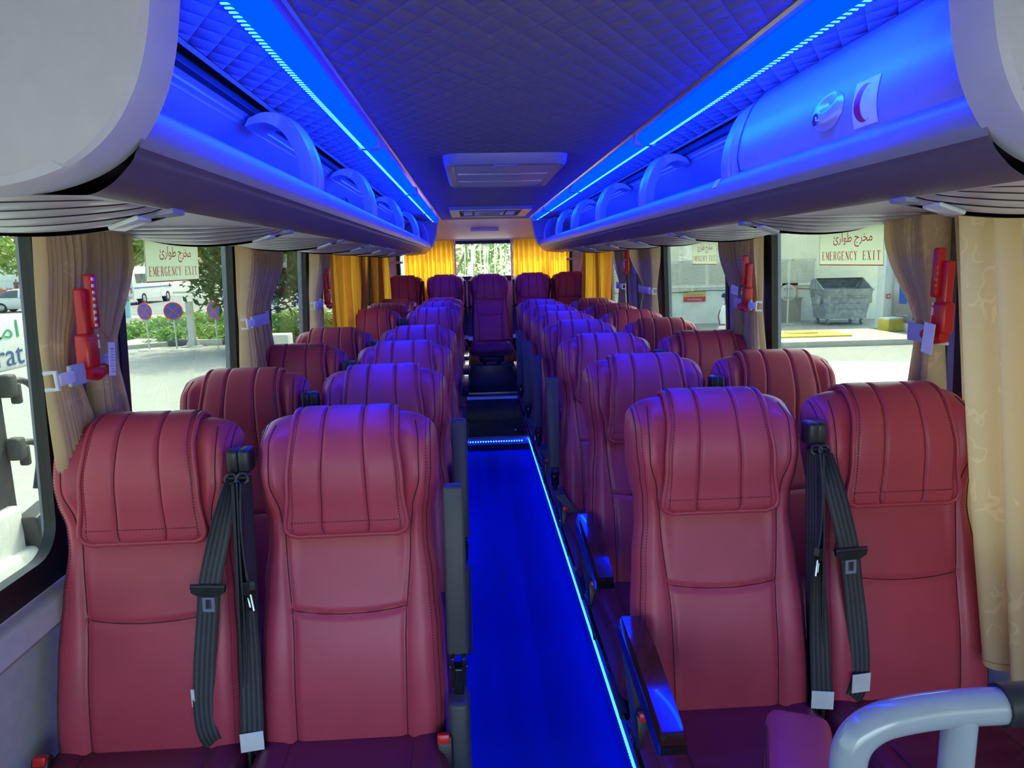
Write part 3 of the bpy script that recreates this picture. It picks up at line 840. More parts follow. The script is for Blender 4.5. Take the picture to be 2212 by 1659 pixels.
def side_panel():
    d = {}
    P = [(.085, .42), (.09, .30), (.04, .20), (-.10, .14), (-.30, .12), (-.42, .15), (-.475, .21), (-.48, .28), (-.43, .31), (-.30, .29), (-.12, .31), (-.03, .38), (.03, .42)]
    C = catmull(P + [P[0]], 4)[:-1]
    g = G(); n = len(C); rings = [(.180, .0), (.206, .0), (.213, .006), (.215, .016)]
    cy = sum(c[0] for c in C) / n; cz = sum(c[1] for c in C) / n
    for x, ins in rings:
        for y, z in C:
            L = math.hypot(y - cy, z - cz); k = 1 - ins / L; g.v.append((x - (.42 - z) * .32, cy + (y - cy) * k, cz + (z - cz) * k))
    for k in range(3):
        for i in range(n): g.f.append((k * n + i, k * n + (i + 1) % n, (k + 1) * n + (i + 1) % n, (k + 1) * n + i)); g.m.append(0)
    g.f.append(tuple(range(n))); g.m.append(0); g.f.append(tuple(3 * n + i for i in range(n))); g.m.append(0)
    d['side_cover'] = (g, GLOSSBLACK)
    h = G(); h.rbox((.176, -.30, .305), (.026, .17, .016), .006, 3, Matrix.Rotation(.15, 3, 'X')); d['recline_lever'] = (h, SATIN)
    return d
def buckle():        # on the outer (+x) edge
    d = {}
    g = G(); M = Matrix.Rotation(-.25, 3, 'X')
    g.rbox((.200, -.035, .475), (.036, .024, .075), .006, 3, M); d['buckle'] = (g, BLACK)
    h = G(); h.rbox(Vector((.200, -.035, .475)) + M @ V(-.002, -.009, .032), (.026, .018, .020), .003, 2, M); d['buckle_button'] = (h, RED_BRIGHT)
    return d
MESH = {}
def reg(key, parts):
    for nm, (g, mt) in parts.items(): MESH[key, nm] = mesh(nm, g, mt)
    for nm, (g, mt) in parts.items(): MESH[key + '-', nm] = mesh(nm, g.mirror(), mt)
reg('beltw', belt_parts(True)); MESH['beltw-', 'belt_label'] = mesh('belt_label', (lambda g: (g.obox((-.128, -.012, .545), (.044, .002, .044), Matrix.Rotation(.12, 3, 'Z')), g)[1])(G()), LABELW); reg('belta', belt_parts(False)); reg('up', arm_up()); reg('down', arm_down()); reg('panel', side_panel()); MESH['up', 'hinge_post'] = mesh('hinge_post', (lambda g: (g.rbox((.232, .0, .44), (.046, .085, .27), .012, 3, Matrix.Rotation(-.12, 3, 'X')), g)[1])(G()), SATIN); reg('buckle', buckle())
M_BACK, M_PIL, M_CUSH, M_SHELL, M_BASE = make_backrest(), make_pillow(), make_cushion(), make_shell(), make_base()
def seat(x, y, z, label, inner, belt, arm=None, group=None, sc=(1, 1, 1)):
    t = thing('coach_seat', label, 'seat', (x, y, z), 0, group); t.scale = sc
    link('backrest', M_BACK, t); link('headrest_pillow', M_PIL, t); link('seat_cushion', M_CUSH, t); link('back_shell', M_SHELL, t); link('seat_frame', M_BASE, t)
    k = belt if inner > 0 else belt + '-'
    link('belt_anchor', MESH[k, 'belt_anchor'], t); b = link('seat_belt', MESH[k, 'seat_belt'], t)
    g = link('belt_tongue', MESH[k, 'belt_tongue'], b); link('latch_plate', MESH[k, 'latch_plate'], b); link('belt_label', MESH[k, 'belt_label'], b)
    link('belt_return', MESH[k, 'belt_return'], t)
    o = '' if inner < 0 else '-'
    q = link('buckle', MESH['buckle' + o, 'buckle'], t); link('buckle_button', MESH['buckle' + o, 'buckle_button'], q)
    if arm:
        a = link('armrest', MESH[arm + o, 'armrest'], t)
        if arm == 'up': link('hinge', MESH['up' + o, 'hinge'], a)
        else: link('armrest_top', MESH['down' + o, 'armrest_top'], a)['label'] = 'dark lacquered wood armrest top'
        link('hinge_post', MESH[arm + o, 'hinge_post'], t)
        link('side_cover', MESH['panel' + o, 'side_cover'], t); link('recline_lever', MESH['panel' + o, 'recline_lever'], t)
    return t
ROWS_L = [1.60, 2.27, 2.96, 3.70, 5.18, 5.95, 6.68]
ROWS_R = [1.62, 2.27, 2.95, 3.66, 4.32, 4.98, 5.74]
GRP = 'burgundy coach seats in rows of two'
for i, y in enumerate(ROWS_L):
    zl = .10 if y < 7 else .34
    seat(-.862, y - .2, zl, 'burgundy leather coach seat by the left windows, %s row from the front' % ORD[i], 1, 'beltw', None, GRP)
    a = 'up' if i < 2 else 'down'
    seat(-.430, y - .2, zl, 'burgundy leather coach seat left of the aisle, %s row from the front' % ORD[i], -1, 'belta', a, GRP)
for i, y in enumerate(ROWS_R):
    a = 'down' if i in (0, 1, 6) else 'up'
    seat(.402, y - .2, .11, 'burgundy leather coach seat right of the aisle, %s row from the front' % ORD[i], 1, 'belta', a, GRP)
    seat(.827, y - .2, .11, 'burgundy leather coach seat by the right windows, %s row from the front' % ORD[i], -1, 'beltw', None, GRP)
BG = 'burgundy seats of the back row'
for x, lb, inn in ((-.862, 'burgundy back-row seat in the left rear corner beside the yellow curtain', 1), (-.428, 'burgundy back-row seat just left of the middle seat', 1),
                   (.49, 'burgundy back-row seat just right of the middle seat', -1), (.895, 'burgundy back-row seat in the right rear corner beside the yellow curtain', -1)):
    seat(x, 7.42, .34, lb, inn, 'belta', None, BG, (1, 1, .965))
seat(.025, 7.28, .34, 'burgundy middle seat of the back row facing straight up the aisle', -1, 'belta', None, BG, (1, 1, .965))

# ------------------------------------------------------------------ rear of the coach
g = G()
g.box(-1.12, 1.12, 7.97, 8.02, -.3, 1.44); g.box(-1.12, 1.12, 7.97, 8.02, 1.835, 2.2); g.box(-1.12, -.965, 7.97, 8.02, 1.44, 1.84); g.box(.965, 1.12, 7.97, 8.02, 1.44, 1.84)
struct('wall_back', g, REARP)
g = G()      # sloping header panel with a recessed lamp cover
g.strip([(0, 0)], 0, 1) if False else None
hp = [(-.50, 0), (.50, 0)]
def hdr(u, v): return (lerp(-.60, .60, u), lerp(7.30, 7.90, v) if v < 1 else 7.90, 2.045 - .19 * sm(0, 1, v))
g.grid(hdr, 10, 14)
g.box(-.64, .64, 7.88, 7.93, 1.845, 1.862)
t = obj('rear_header_panel', g, REARP); tag(t, 'rose-grey moulded panel above the rear window', 'panel')
g = G()
for a in ((-.145, .145, .0, .018), (-.145, .145, .112, .13), (-.145, -.127, .018, .112), (.127, .145, .018, .112)):
    g.box(a[0], a[1], 7.60 + a[2] * 1.6, 7.60 + a[3] * 1.6, 1.925, 1.975)
obj('lamp_bezel', g, REARP, t)
g = G(); g.box(-.127, .127, 7.63, 7.78, 1.945, 1.955); obj('lamp_cover', g, PILLAR, t)
f = G()
f.box(-.965, .965, 7.955, 8.0, 1.42, 1.452); f.box(-.965, .965, 7.955, 8.0, 1.805, 1.84); f.box(-.97, -.93, 7.955, 8.0, 1.44, 1.82); f.box(.93, .97, 7.955, 8.0, 1.44, 1.82); f.box(-.32, .30, 7.93, 7.955, 1.40, 1.455)
w = struct('window_13', f, FRIT); p = G(); p.box(-.95, .95, 7.983, 7.988, 1.44, 1.82); obj('pane', p, GLASS_REAR, w)
g = G()
for x in (-.325, .295): g.box(x - .009, x + .009, 7.90, 7.925, 1.30, 1.845)
g.box(-.90, .90, 7.895, 7.92, 1.845, 1.853); tag(obj('curtain_track', g, REARP), 'pale rail and two slim posts framing the rear window', 'curtain rail')
for s, nm in ((-1, 'left'), (1, 'right')):
    # rear corner trim with a slanting rib
    g = G()
    g.prism([(7.40, 1.69), (7.52, 1.69), (7.97, 1.33), (7.97, 1.0), (7.30, 1.0), (7.30, 1.69)], lambda p: (s * 1.075, p[0], p[1]), lambda p: (s * 1.03, p[0], p[1]))
    g.tube([(s * 1.03, 7.36, 1.70), (s * 1.02, 7.60, 1.55), (s * 1.03, 7.9, 1.34)], .018, 8)
    g.box(min(s * .93, s * 1.06), max(s * .93, s * 1.06), 7.86, 7.975, 1.0, 1.42)
    g.rbox((s * .955, 7.87, 1.62), (.13, .05, .022), .008)
    struct('trim_%d' % (1 if s < 0 else 2), g, REARP)

# ------------------------------------------------------------------ curtains
def curtain(name, label, s, top, tie, bot, zb, mat=CURT, nf=7, amp=.038, x0=1.015, grp='side window curtains', seed=0, ztie=1.40, hem=False):
    r = random.Random(seed + 5)
    ph = [r.uniform(0, 6.28) for _ in range(3)]
    dx = [r.uniform(.6, 1.2) for _ in range(3)]
    nf = nf * 1.5 if tie else nf
    g = G(); NU, NV = 160, 44
    zt = 1.692
    def f(u, v):
        z = lerp(zt, zb, v)
        if tie:
            if z > ztie:
                k = sm(0, 1, ((zt - z) / (zt - ztie)) ** 1.25); a, b = lerp(top[0], tie[0], k), lerp(top[1], tie[1], k); am = lerp(amp, amp * .55, k)
            else:
                k = sm(0, 1, ((ztie - z) / (ztie - zb)) ** .7); a, b = lerp(tie[0], bot[0], k), lerp(tie[1], bot[1], k); am = lerp(amp * .55, amp * .9, k)
        else:
            k = v; a, b = lerp(top[0], bot[0], k), lerp(top[1], bot[1], k); am = amp
        uu = u + .035 * math.sin(2 * PI * u * 1.5 + ph[0])
        w = math.sin(2 * PI * nf * uu + ph[1] + .5 * math.sin(3 * v + ph[2])) 
        w = math.copysign(abs(w) ** .7, w)
        env = .35 + .65 * abs(math.sin(PI * u * dx[0] * 1.3 + ph[2])) 
        x = x0 - .012 + am * w * env + .006 * math.sin(9 * u + 4 * v)
        x = min(x, hw(z) - .012)
        y = lerp(a, b, u) + .006 * math.sin(2 * PI * nf * uu * 1.0 + ph[1] + 1.3)
        return (s * x, y, z)
    g.grid(f, NU, NV)
    o = obj(name, g, mat, None, 60); tag(o, label, 'curtain', grp)
    if hem:
        h = G(); h.tube([Vector(f(k / 90, .985)) + V(-s * .003, 0, 0) for k in range(91)], .0012, 5); obj('hem_stitch', h, HEM, o)
    return o
C = curtain
C('curtain', 'beige curtain gathered on the left, front side of the first red hammer', -1, (1.53, 1.71), (1.505, 1.575), (1.50, 1.64), 1.14, nf=9, seed=1, x0=1.032)
C('curtain', 'beige curtain gathered on the left, behind the first red hammer', -1, (1.70, 1.89), (1.675, 1.75), (1.64, 1.79), 1.12, nf=8, seed=2, x0=1.032)
C('curtain', 'pale beige curtain tied back just after the left emergency exit sign', -1, (2.785, 3.05), (2.72, 2.83), (2.66, 2.90), .98, nf=8, seed=3)
C('curtain', 'beige curtain on the left, rear half of the second tied pair', -1, (3.03, 3.26), (2.90, 2.98), (2.88, 3.05), .98, nf=7, seed=4)
C('curtain', 'beige curtain on the left beside the second red hammer', -1, (4.0, 4.42), (3.90, 4.05), (3.84, 4.10), .98, nf=8, seed=5)
C('curtain', 'golden brown curtain on the left behind the second red hammer', -1, (4.43, 4.80), None, (4.43, 4.80), 1.0, CURT_Y, 6, seed=6)
C('curtain', 'broad golden curtain on the left towards the rear', -1, (5.04, 5.95), None, (5.02, 5.52), 1.0, CURT_Y, 10, seed=7)
C('curtain', 'rearmost golden curtain on the left beside the back row', -1, (6.46, 7.30), None, (6.52, 7.36), 1.0, CURT_Y, 8, seed=8)
C('curtain', 'long loose beige curtain hanging at the right front with open hem', 1, (.86, 1.685), None, (.80, 1.47), .70, nf=9, amp=.036, x0=1.010, seed=9, hem=True)
C('curtain', 'beige curtain gathered on the right beside the front hammer with blank tag', 1, (1.725, 1.905), (1.70, 1.745), (1.65, 1.77), .98, nf=8, seed=10)
C('curtain', 'beige curtain on the right, front half of the second tied pair', 1, (2.83, 3.06), (2.80, 2.90), (2.70, 2.93), .98, nf=9, seed=11)
C('curtain', 'beige curtain on the right, rear half of the second tied pair', 1, (3.05, 3.26), (3.0, 3.06), (2.94, 3.04), .98, nf=8, seed=12)
C('curtain', 'beige and gold curtain tied back on the right, third tied pair', 1, (4.45, 5.05), (4.48, 4.66), (4.40, 4.80), .98, nf=9, seed=13)
C('curtain', 'narrow beige curtain tied on the right beside the orange-lit hammer', 1, (5.36, 5.74), (5.40, 5.46), (5.36, 5.52), .98, nf=6, seed=14)
C('curtain', 'narrow golden curtain hanging straight on the right towards the rear', 1, (6.02, 6.42), None, (6.04, 6.44), 1.0, CURT_Y, 5, seed=15)
C('curtain', 'rearmost golden curtain on the right beside the back row', 1, (6.50, 7.32), None, (6.52, 7.36), 1.0, CURT_Y, 8, seed=16)
def rear_curtain(x0, x1, lab, seed):
    r = random.Random(seed); ph = r.uniform(0, 6)
    g = G(); nf = 11
    def f(u, v):
        uu = u + .012 * math.sin(11 * u + ph)
        return (lerp(x0, x1, u), 7.875 + .018 * math.sin(2 * PI * nf * uu) + .004 * math.sin(20 * u + 6 * v), lerp(1.85, 1.12, v))
    g.grid(f, 150, 24); tag(obj('curtain', g, CURT_Y, None, 70), lab, 'curtain', 'rear window curtains')
rear_curtain(-.875, -.335, 'glowing yellow curtain left of the rear window', 1); rear_curtain(.305, .925, 'glowing yellow curtain right of the rear window', 2)

# curtain clips
def clip(s, ya, yb, z, lab):
    k = .96 if s < 0 else .97; ya *= k; yb *= k
    t = thing('curtain_clip', lab, 'curtain clip', (s * .966, (ya + yb) / 2, z), 0, 'pale plastic curtain clips'); L = (yb - ya) / 2
    g = G(); g.rbox((-s * .008, L * .25, 0), (.010, L * 1.5, .044), .004); g.rbox((-s * .004, L * .95, .004), (.012, L * .3, .05), .005); obj('plate', g, HOLDER, t)
    h = G(); h.tube([(s * .010, -L * .98, .015), (-s * .012, -L * .98, .017), (-s * .014, -L * .98, -.017), (s * .010, -L * .98, -.018)], .005, 8); h.rbox((-s * .014, -L * .72, 0), (.012, L * .5, .024), .004); obj('hook', h, LABELW, t)
clip(-1, 1.465, 1.69, 1.392, 'pale curtain clip under the first hammer on the left')
clip(-1, 2.705, 3.0, 1.402, 'pale curtain clip on the second tied pair on the left')
clip(-1, 3.86, 4.08, 1.40, 'pale curtain clip under the second hammer on the left')
clip(1, 1.66, 1.79, 1.405, 'pale curtain clip under the front hammer on the right')
clip(1, 2.79, 3.04, 1.41, 'pale curtain clip under the second hammer on the right')
clip(1, 4.44, 4.84, 1.405, 'pale curtain clip on the third tied pair on the right')
clip(1, 5.36, 5.60, 1.405, 'pale curtain clip beside the orange-lit hammer on the right')

# emergency hammers in their holders
def hammer(s, y, z, lab, tagkind=None, sc=1.0, rot=0):
    t = thing('emergency_hammer', lab, 'hammer', (s * .962, y * .977, z), 0, None); t.scale = (1, sc, 1)
    M = Matrix.Rotation(rot, 3, 'X')
    g = G()
    g.rbox(M @ V(0, .0, .02), (.022, .034, .135), .005, 3, M); g.rbox(M @ V(-s * .012, .012, .06), (.022, .020, .115), .005, 3, M)
    g.rbox(M @ V(-s * .006, -.010, -.045), (.032, .046, .075), .008, 3, M); obj('holder', g, RED, t)
    h = G(); h.tube([M @ V(-s * .012, -.030, -.088), M @ V(-s * .014, .0, -.092), M @ V(-s * .014, .032, -.088)], [.013, .016, .012], 12); h.ball(M @ V(-s * .014, .036, -.087), .013, 12, 8); obj('hammer_head', h, RED, t)
    w = G()
    for k in range(8): w.obox(M @ V(-s * .0222, .0035, .010 + k * .0138), (.0025, .007, .0065), M)
    obj('slot', w, LABELW if s < 0 else RED, t)
    k = G(); k.obox(M @ V(-s * .0235, .004, -.03), (.002, .004, .018), M); k.obox(M @ V(-s * .0235, .004, -.012), (.002, .005, .005), M); obj('mark', k, LABELW, t)
    if tagkind:
        c = G(); x = -s * .034
        if tagkind == 'print':
            Mt = Matrix.Rotation(-.15, 3, 'X'); c.obox((x, .028, -.066), (.0012, .026, .072), Mt)
            q = obj('paper_tag', c, LABELW, t); p = G()
            for i in range(9): p.obox(V(x, .028, -.066) + Mt @ V(-s * .001, rnd.uniform(-.002, .002), .022 - i * .0062), (.0004, rnd.uniform(.008, .018), .0018 if i else .004), Mt)
            obj('tag_print', p, PILLAR, q)
            st = G(); st.tube([(x + s * .01, .012, .0), (x, .022, -.02), (x, .024, -.032)], .0008, 5); obj('tag_string', st, RED, q)
        elif tagkind == 'blank':
            Mt = Matrix.Rotation(.10, 3, 'X'); c.obox((x, -.004, -.092), (.0012, .040, .072), Mt); q = obj('paper_tag', c, LABELW, t)
            st = G(); st.tube([(x, -.004, .0), (x, -.006, -.03), (x, -.004, -.062)], .0008, 5); obj('tag_string', st, RED, q)
        else:
            Mt = Matrix.Rotation(.10, 3, 'X'); c.obox((x, .055, -.020), (.0012, .075, .036), Mt); q = obj('paper_tag', c, LABELW, t); p = G()
            for i in range(6): p.obox((x - s * .001, .032 + i * .009, -.020 - .0), (.0004, .0018, .022 - (i % 3) * .004), Mt)
            obj('tag_print', p, PILLAR, q)
            st = G(); st.tube([(x, .0, -.0), (x, .015, -.012), (x, .024, -.016)], .0008, 5); obj('tag_string', st, RED, q)
hammer(-1, 1.585, 1.478, 'red hammer holder with hanging printed tag between the first left curtains', 'print', 1.0, -.05)
hammer(-1, 4.16, 1.47, 'small red hammer holder on the left behind the second tied curtains')
hammer(1, 1.655, 1.493, 'red hammer holder with blank white tag at the right front', 'blank', 1.0, .02)
hammer(1, 2.885, 1.487, 'red hammer holder with sideways printed tag on the right', 'side', 1.0, .05)
hammer(1, 5.20, 1.60, 'orange-lit hammer holder on the grey pillar at the right rear')

# emergency exit stickers on the panes
STICK = None
def mk_sticker(name, col):
    t = NT(name); d = t.n('ShaderNodeBsdfDiffuse'); d.inputs[0].default_value = (*col, 1); tl = t.n('ShaderNodeBsdfTranslucent'); tl.inputs[0].default_value = (*col, 1)
    nz = t.noise(t.coord(), 40, 2); m = t.n('ShaderNodeMixShader'); t.l(t.ramp(nz, [(0, (.80,) * 3), (1, (.86,) * 3)]), m.inputs[0]); t.l(d.outputs[0], m.inputs[1]); t.l(tl.outputs[0], m.inputs[2])
    return t.done(m.outputs[0])
STICK = mk_sticker('cream_sticker_film', (.92, .94, .78)); INK = mk_sticker('red_print', (.55, .012, .03))
LET = {
 'E': [(.14, 0, .14, 1, .13), (.02, .98, .58, .98, .045), (.02, .02, .60, .02, .045), (.14, .52, .44, .52, .045), (.57, .98, .57, .80, .05), (.59, .02, .59, .22, .05), (.43, .60, .43, .43, .045)],
 'M': [(.10, 0, .10, 1, .055), (.66, 0, .66, 1, .13), (.10, 1, .38, .15, .12), (.38, .15, .66, 1, .05), (.0, .02, .22, .02, .045), (.54, .02, .78, .02, .045), (.0, .98, .14, .98, .045), (.62, .98, .78, .98, .045)],
 'R': [(.14, 0, .14, 1, .13), (.02, .98, .42, .98, .045), (.42, .98, .54, .88, .09), (.54, .90, .54, .64, .12), (.54, .64, .42, .53, .09), (.14, .52, .42, .52, .045), (.34, .50, .60, .02, .12), (.02, .02, .28, .02, .045), (.54, .02, .68, .02, .045)],
 'G': [(.10, .24, .10, .76, .13), (.10, .76, .24, .95, .10), (.24, .97, .44, .98, .05), (.44, .98, .56, .82, .08), (.10, .24, .24, .05, .10), (.24, .03, .44, .02, .05), (.44, .02, .55, .14, .07), (.56, .04, .56, .42, .12), (.42, .42, .68, .42, .045), (.58, .98, .58, .70, .045)],
 'N': [(.12, 0, .12, 1, .055), (.62, 0, .62, 1, .055), (.10, 1, .62, .02, .13), (.0, .02, .24, .02, .045), (.0, .98, .16, .98, .045), (.50, .98, .74, .98, .045)],
 'C': [(.10, .24, .10, .76, .13), (.10, .76, .24, .95, .10), (.24, .97, .44, .98, .05), (.44, .98, .56, .82, .09), (.10, .24, .24, .05, .10), (.24, .03, .44, .02, .05), (.44, .02, .58, .22, .07), (.58, .98, .58, .70, .045)],
 'Y': [(.12, .98, .34, .48, .13), (.60, .98, .34, .48, .055), (.34, .5, .34, .0, .13), (.22, .02, .46, .02, .045), (.0, .98, .26, .98, .045), (.48, .98, .72, .98, .045)],
 'X': [(.12, .98, .58, .02, .13), (.58, .98, .12, .02, .055), (.0, .98, .26, .98, .045), (.46, .98, .70, .98, .045), (.0, .02, .24, .02, .045), (.44, .02, .70, .02, .045)],
 'I': [(.34, 0, .34, 1, .13), (.20, .98, .48, .98, .045), (.20, .02, .48, .02, .045)],
 'T': [(.34, 0, .34, 1, .13), (.04, .98, .64, .98, .05), (.05, .98, .05, .76, .05), (.63, .98, .63, .76, .05), (.20, .02, .48, .02, .045)],
 'A': [(.08, .0, .34, 1, .055), (.34, 1, .62, .0, .13), (.18, .36, .50, .36, .045), (.0, .02, .18, .02, .045), (.50, .02, .72, .02, .045)]}
def serif_text(g, txt, fn, x0, y0, w, h, mi=0, gap=.9, sw=1.0):
    """stroked roman capitals; fn maps flat (x,y) to space"""
    n = len(txt); cw = w / n
    for i, ch in enumerate(txt):
        for (ax, ay, bx, by, t) in LET.get(ch, []):
            t *= sw
            A = Vector((x0 + i * cw + ax * cw / .74 * gap * .95, y0 + ay * h)); B = Vector((x0 + i * cw + bx * cw / .74 * gap * .95, y0 + by * h))
            d = (B - A); L = d.length; d /= L; p = Vector((-d.y, d.x))
            hv = (t * cw / .74) if abs(d.y) > .3 else t * h
            p *= hv / 2 
            if abs(d.x) < .1: A -= d * .0; 
            Q = [A - p, B - p, B + p, A + p]
            g.add([fn(q.x, q.y) for q in Q], [(0, 1, 2, 3)], mi)
def text_g(body, fn, x0, y0, w, h):
    """outline text fitted into a box, mapped through fn"""
    c = bpy.data.curves.new('t', 'FONT'); c.body = body; o = bpy.data.objects.new('t', c); COL.objects.link(o)
    bpy.context.view_layer.update(); dg = bpy.context.evaluated_depsgraph_get(); me = bpy.data.meshes.new_from_object(o.evaluated_get(dg))
    xs = [v.co.x for v in me.vertices]; ys = [v.co.y for v in me.vertices]
    g = G()
    if xs:
        sx = w / (max(xs) - min(xs)); sy = h / (max(ys) - min(ys))
        g.add([fn(x0 + (v.co.x - min(xs)) * sx, y0 + (v.co.y - min(ys)) * sy) for v in me.vertices], [tuple(p.vertices) for p in me.polygons])
    bpy.data.objects.remove(o); bpy.data.curves.remove(c); bpy.data.meshes.remove(me)
    return g
EXIT_AR = '\uFE89\uFEAD\uFE8D\uFEEE\uFEC3 \uFE9D\uFEAE\uFEA8\uFEE3'
def exit_sign(s, ya, yb, lab):
    """reads from inside the coach"""
    z0, z1 = 1.565, 1.692
    def at(y, z, o=0): return (s * (hw(z) - .002 - o), y, z)
    g = G(); g.add([at(ya, z0), at(yb, z0), at(yb, z1), at(ya, z1), at(ya, z0, .001), at(yb, z0, .001), at(yb, z1, .001), at(ya, z1, .001)],
                   [(0, 1, 2, 3), (4, 5, 6, 7), (0, 1, 5, 4), (1, 2, 6, 5), (2, 3, 7, 6), (3, 0, 4, 7)])
    t = obj('emergency_exit_sticker', g, STICK); tag(t, lab, 'sign', 'emergency exit stickers')
    L = yb - ya
    # reading direction: left side of the coach reads towards +y, right side towards -y
    fn = (lambda x, y: at(ya + x, z0 + y, .0018)) if s < 0 else (lambda x, y: at(yb - x, z0 + y, .0018))
    e = G(); serif_text(e, 'EMERGENCY EXIT', fn, L * .05, .017, L * .92, .028); obj('lettering', e, INK, t)
    e = text_g(EXIT_AR, fn, L * .24, .058, L * .60, .046); obj('arabic_lettering', e, INK, t)
    e = G(); 
    for a in ((0, 0, L, .003), (0, 0, .002, z1 - z0), (L - .002, 0, L, z1 - z0)):
        e.add([fn(a[0], a[1]), fn(a[2], a[1]), fn(a[2], a[3]), fn(a[0], a[3])], [(0, 1, 2, 3)])
    obj('border', e, INK, t)
exit_sign(-1, 2.085, 2.48, 'cream EMERGENCY EXIT sticker on the left window pane')
exit_sign(1, 2.045, 2.435, 'larger cream EMERGENCY EXIT sticker on the right window, nearest the camera')
exit_sign(1, 3.485, 3.88, 'smaller cream EMERGENCY EXIT sticker on the right window, further back')

# ------------------------------------------------------------------ front right: handrail and folded crew seat
t = thing('handrail', 'grey enamelled tubular handrail at the front right corner', 'handrail', (0, 0, 0))
g = G()
P = [(.62, .742, 1.062), (.50, .745, 1.060), (.42, .75, 1.056), (.36, .75, 1.050), (.325, .75, 1.040), (.303, .75, 1.018), (.296, .748, .985), (.302, .745, .94), (.318, .742, .89), (.325, .74, .80), (.325, .74, .10)]
g.tube(catmull(P, 8), .0215, 20); obj('rail_tube', g, SILVERPAINT, t)
g = G(); g.cyl((.432, .748, 1.05), (.432, .748, .05), .0195, None, 18); obj('post', g, SILVERPAINT, t)
g = G(); g.cyl((.478, .7455, 1.0605), (.56, .7435, 1.0615), .0255, None, 20); obj('sleeve', g, BLACK, t)
t = thing('folded_crew_seat', 'small burgundy folded seat standing behind the grey handrail', 'seat', (.318, .90, -.05), math.radians(-22))
g = G(); g.rbox((0, 0, .68), (.10, .30, .47), .022, 4); obj('seat_pad', g, LEATHER, t)
g = G()
g.tube([(-.051, .13, .48), (-.051, .13, .88), (-.051, .10, .904), (-.051, -.10, .904), (-.051, -.13, .88), (-.051, -.13, .48)], .0016, 6); obj('seam', g, SEAM, t)
g = G(); g.box(-.04, .04, -.12, .12, -.01, .46); obj('bracket', g, BLACK, t)

# ================================================================== outdoors (ground z = -.85)
GZ = -.85
M_PAVE = mk_paving('interlocking_pavers', (.36, .38, .36), (.30, .32, .305), 5, 10, (.22, .23, .22))
M_ASPH = plain('asphalt', (.22, .235, .235), .9, var=.12, scale=2)
M_KERBW = plain('kerb_white', (.62, .62, .58), .8); M_KERBB = plain('kerb_black', (.12, .13, .14), .8)
M_CONC = plain('pale_concrete', (.50, .49, .44), .85, var=.1, scale=3)
M_LEAF1 = mk_leaf('acacia_leaf', (.20, .30, .085), (.34, .50, .12)); M_LEAF2 = mk_leaf('dark_leaf', (.055, .115, .04), (.12, .24, .05)); M_LEAF3 = mk_leaf('fresh_leaf', (.15, .32, .06), (.28, .48, .08))
M_BARK = plain('bark', (.30, .23, .16), .9, var=.3, scale=8); M_TRUNKBLUE = plain('painted_trunk', (.35, .62, .72), .8)
M_FLOWER = plain('pale_flower', (.80, .80, .62), .8); M_REDFLOWER = plain('red_flower', (.62, .05, .08), .8)
M_WHITE = plain('white_paint', (.80, .81, .82), .3, 0, .5, .3, var=.02)
M_CARGLASS = plain('car_glass', (.10, .13, .14), .08, 0, .6); M_TYRE = plain('tyre', (.03, .03, .032), .8); M_HUB = plain('wheel_rim', (.45, .46, .48), .35, .8)
M_BLUE = plain('sign_blue', (.02, .10, .52), .4); M_SRED = plain('sign_red', (.66, .05, .09), .4); M_POLE = plain('galvanised_pole', (.60, .61, .60), .45, .3)
M_CREAM = plain('cream_render', (.95, .90, .70), .85, var=.04, scale=1.5); M_LOWWALL = plain('pale_green_render', (.88, .90, .80), .85, var=.08, scale=2)
M_LOUV = plain('louvre_white', (.72, .72, .66), .6); M_YEL = plain('yellow_plate', (.75, .56, .06), .6, var=.12, scale=4); M_BIN = plain('worn_bin_grey', (.36, .40, .39), .6, .2, var=.3, scale=7)
M_DARK = plain('dark_grey', (.07, .08, .08), .7); M_TEAL = plain('teal_panel', (.03, .28, .25), .4); M_GREEN = plain('sign_green', (.05, .42, .20), .5); M_NAVY = plain('sign_navy', (.06, .13, .32), .5)  # plain dark grey for column, clamps, pipe and print
M_SKYB = plain('sticker_blue', (.10, .38, .68), .4); M_SIGNW = plain('sign_white', (.82, .84, .82), .45); M_HOSE = plain('rubber_hose', (.04, .05, .05), .5)
M_SKIN = plain('skin', (.36, .20, .13), .55); M_HAIR = plain('black_hair', (.02, .018, .016), .6); M_SHIRT = plain('white_shirt', (.78, .80, .82), .8); M_TROUSER = plain('dark_trousers', (.06, .07, .09), .8); M_MAROON = plain('maroon_cloth', (.25, .10, .09), .85)
M_ORANGE = plain('orange_notice', (.70, .30, .16), .6); M_BROWNBOX = plain('brown_panel', (.36, .33, .29), .7)
def add_g(s, o): s.add(o.v, o.f, 0)

g = G(); g.box(-170, 130, -60, 170, GZ - .3, GZ); struct('ground', g, M_PAVE)
g = G(); g.prism([(-120, 41), (-3, 41), (-3, 70), (-120, 70)], lambda p: (p[0], p[1], GZ), lambda p: (p[0], p[1], GZ + .012)); struct('road', g, M_ASPH)
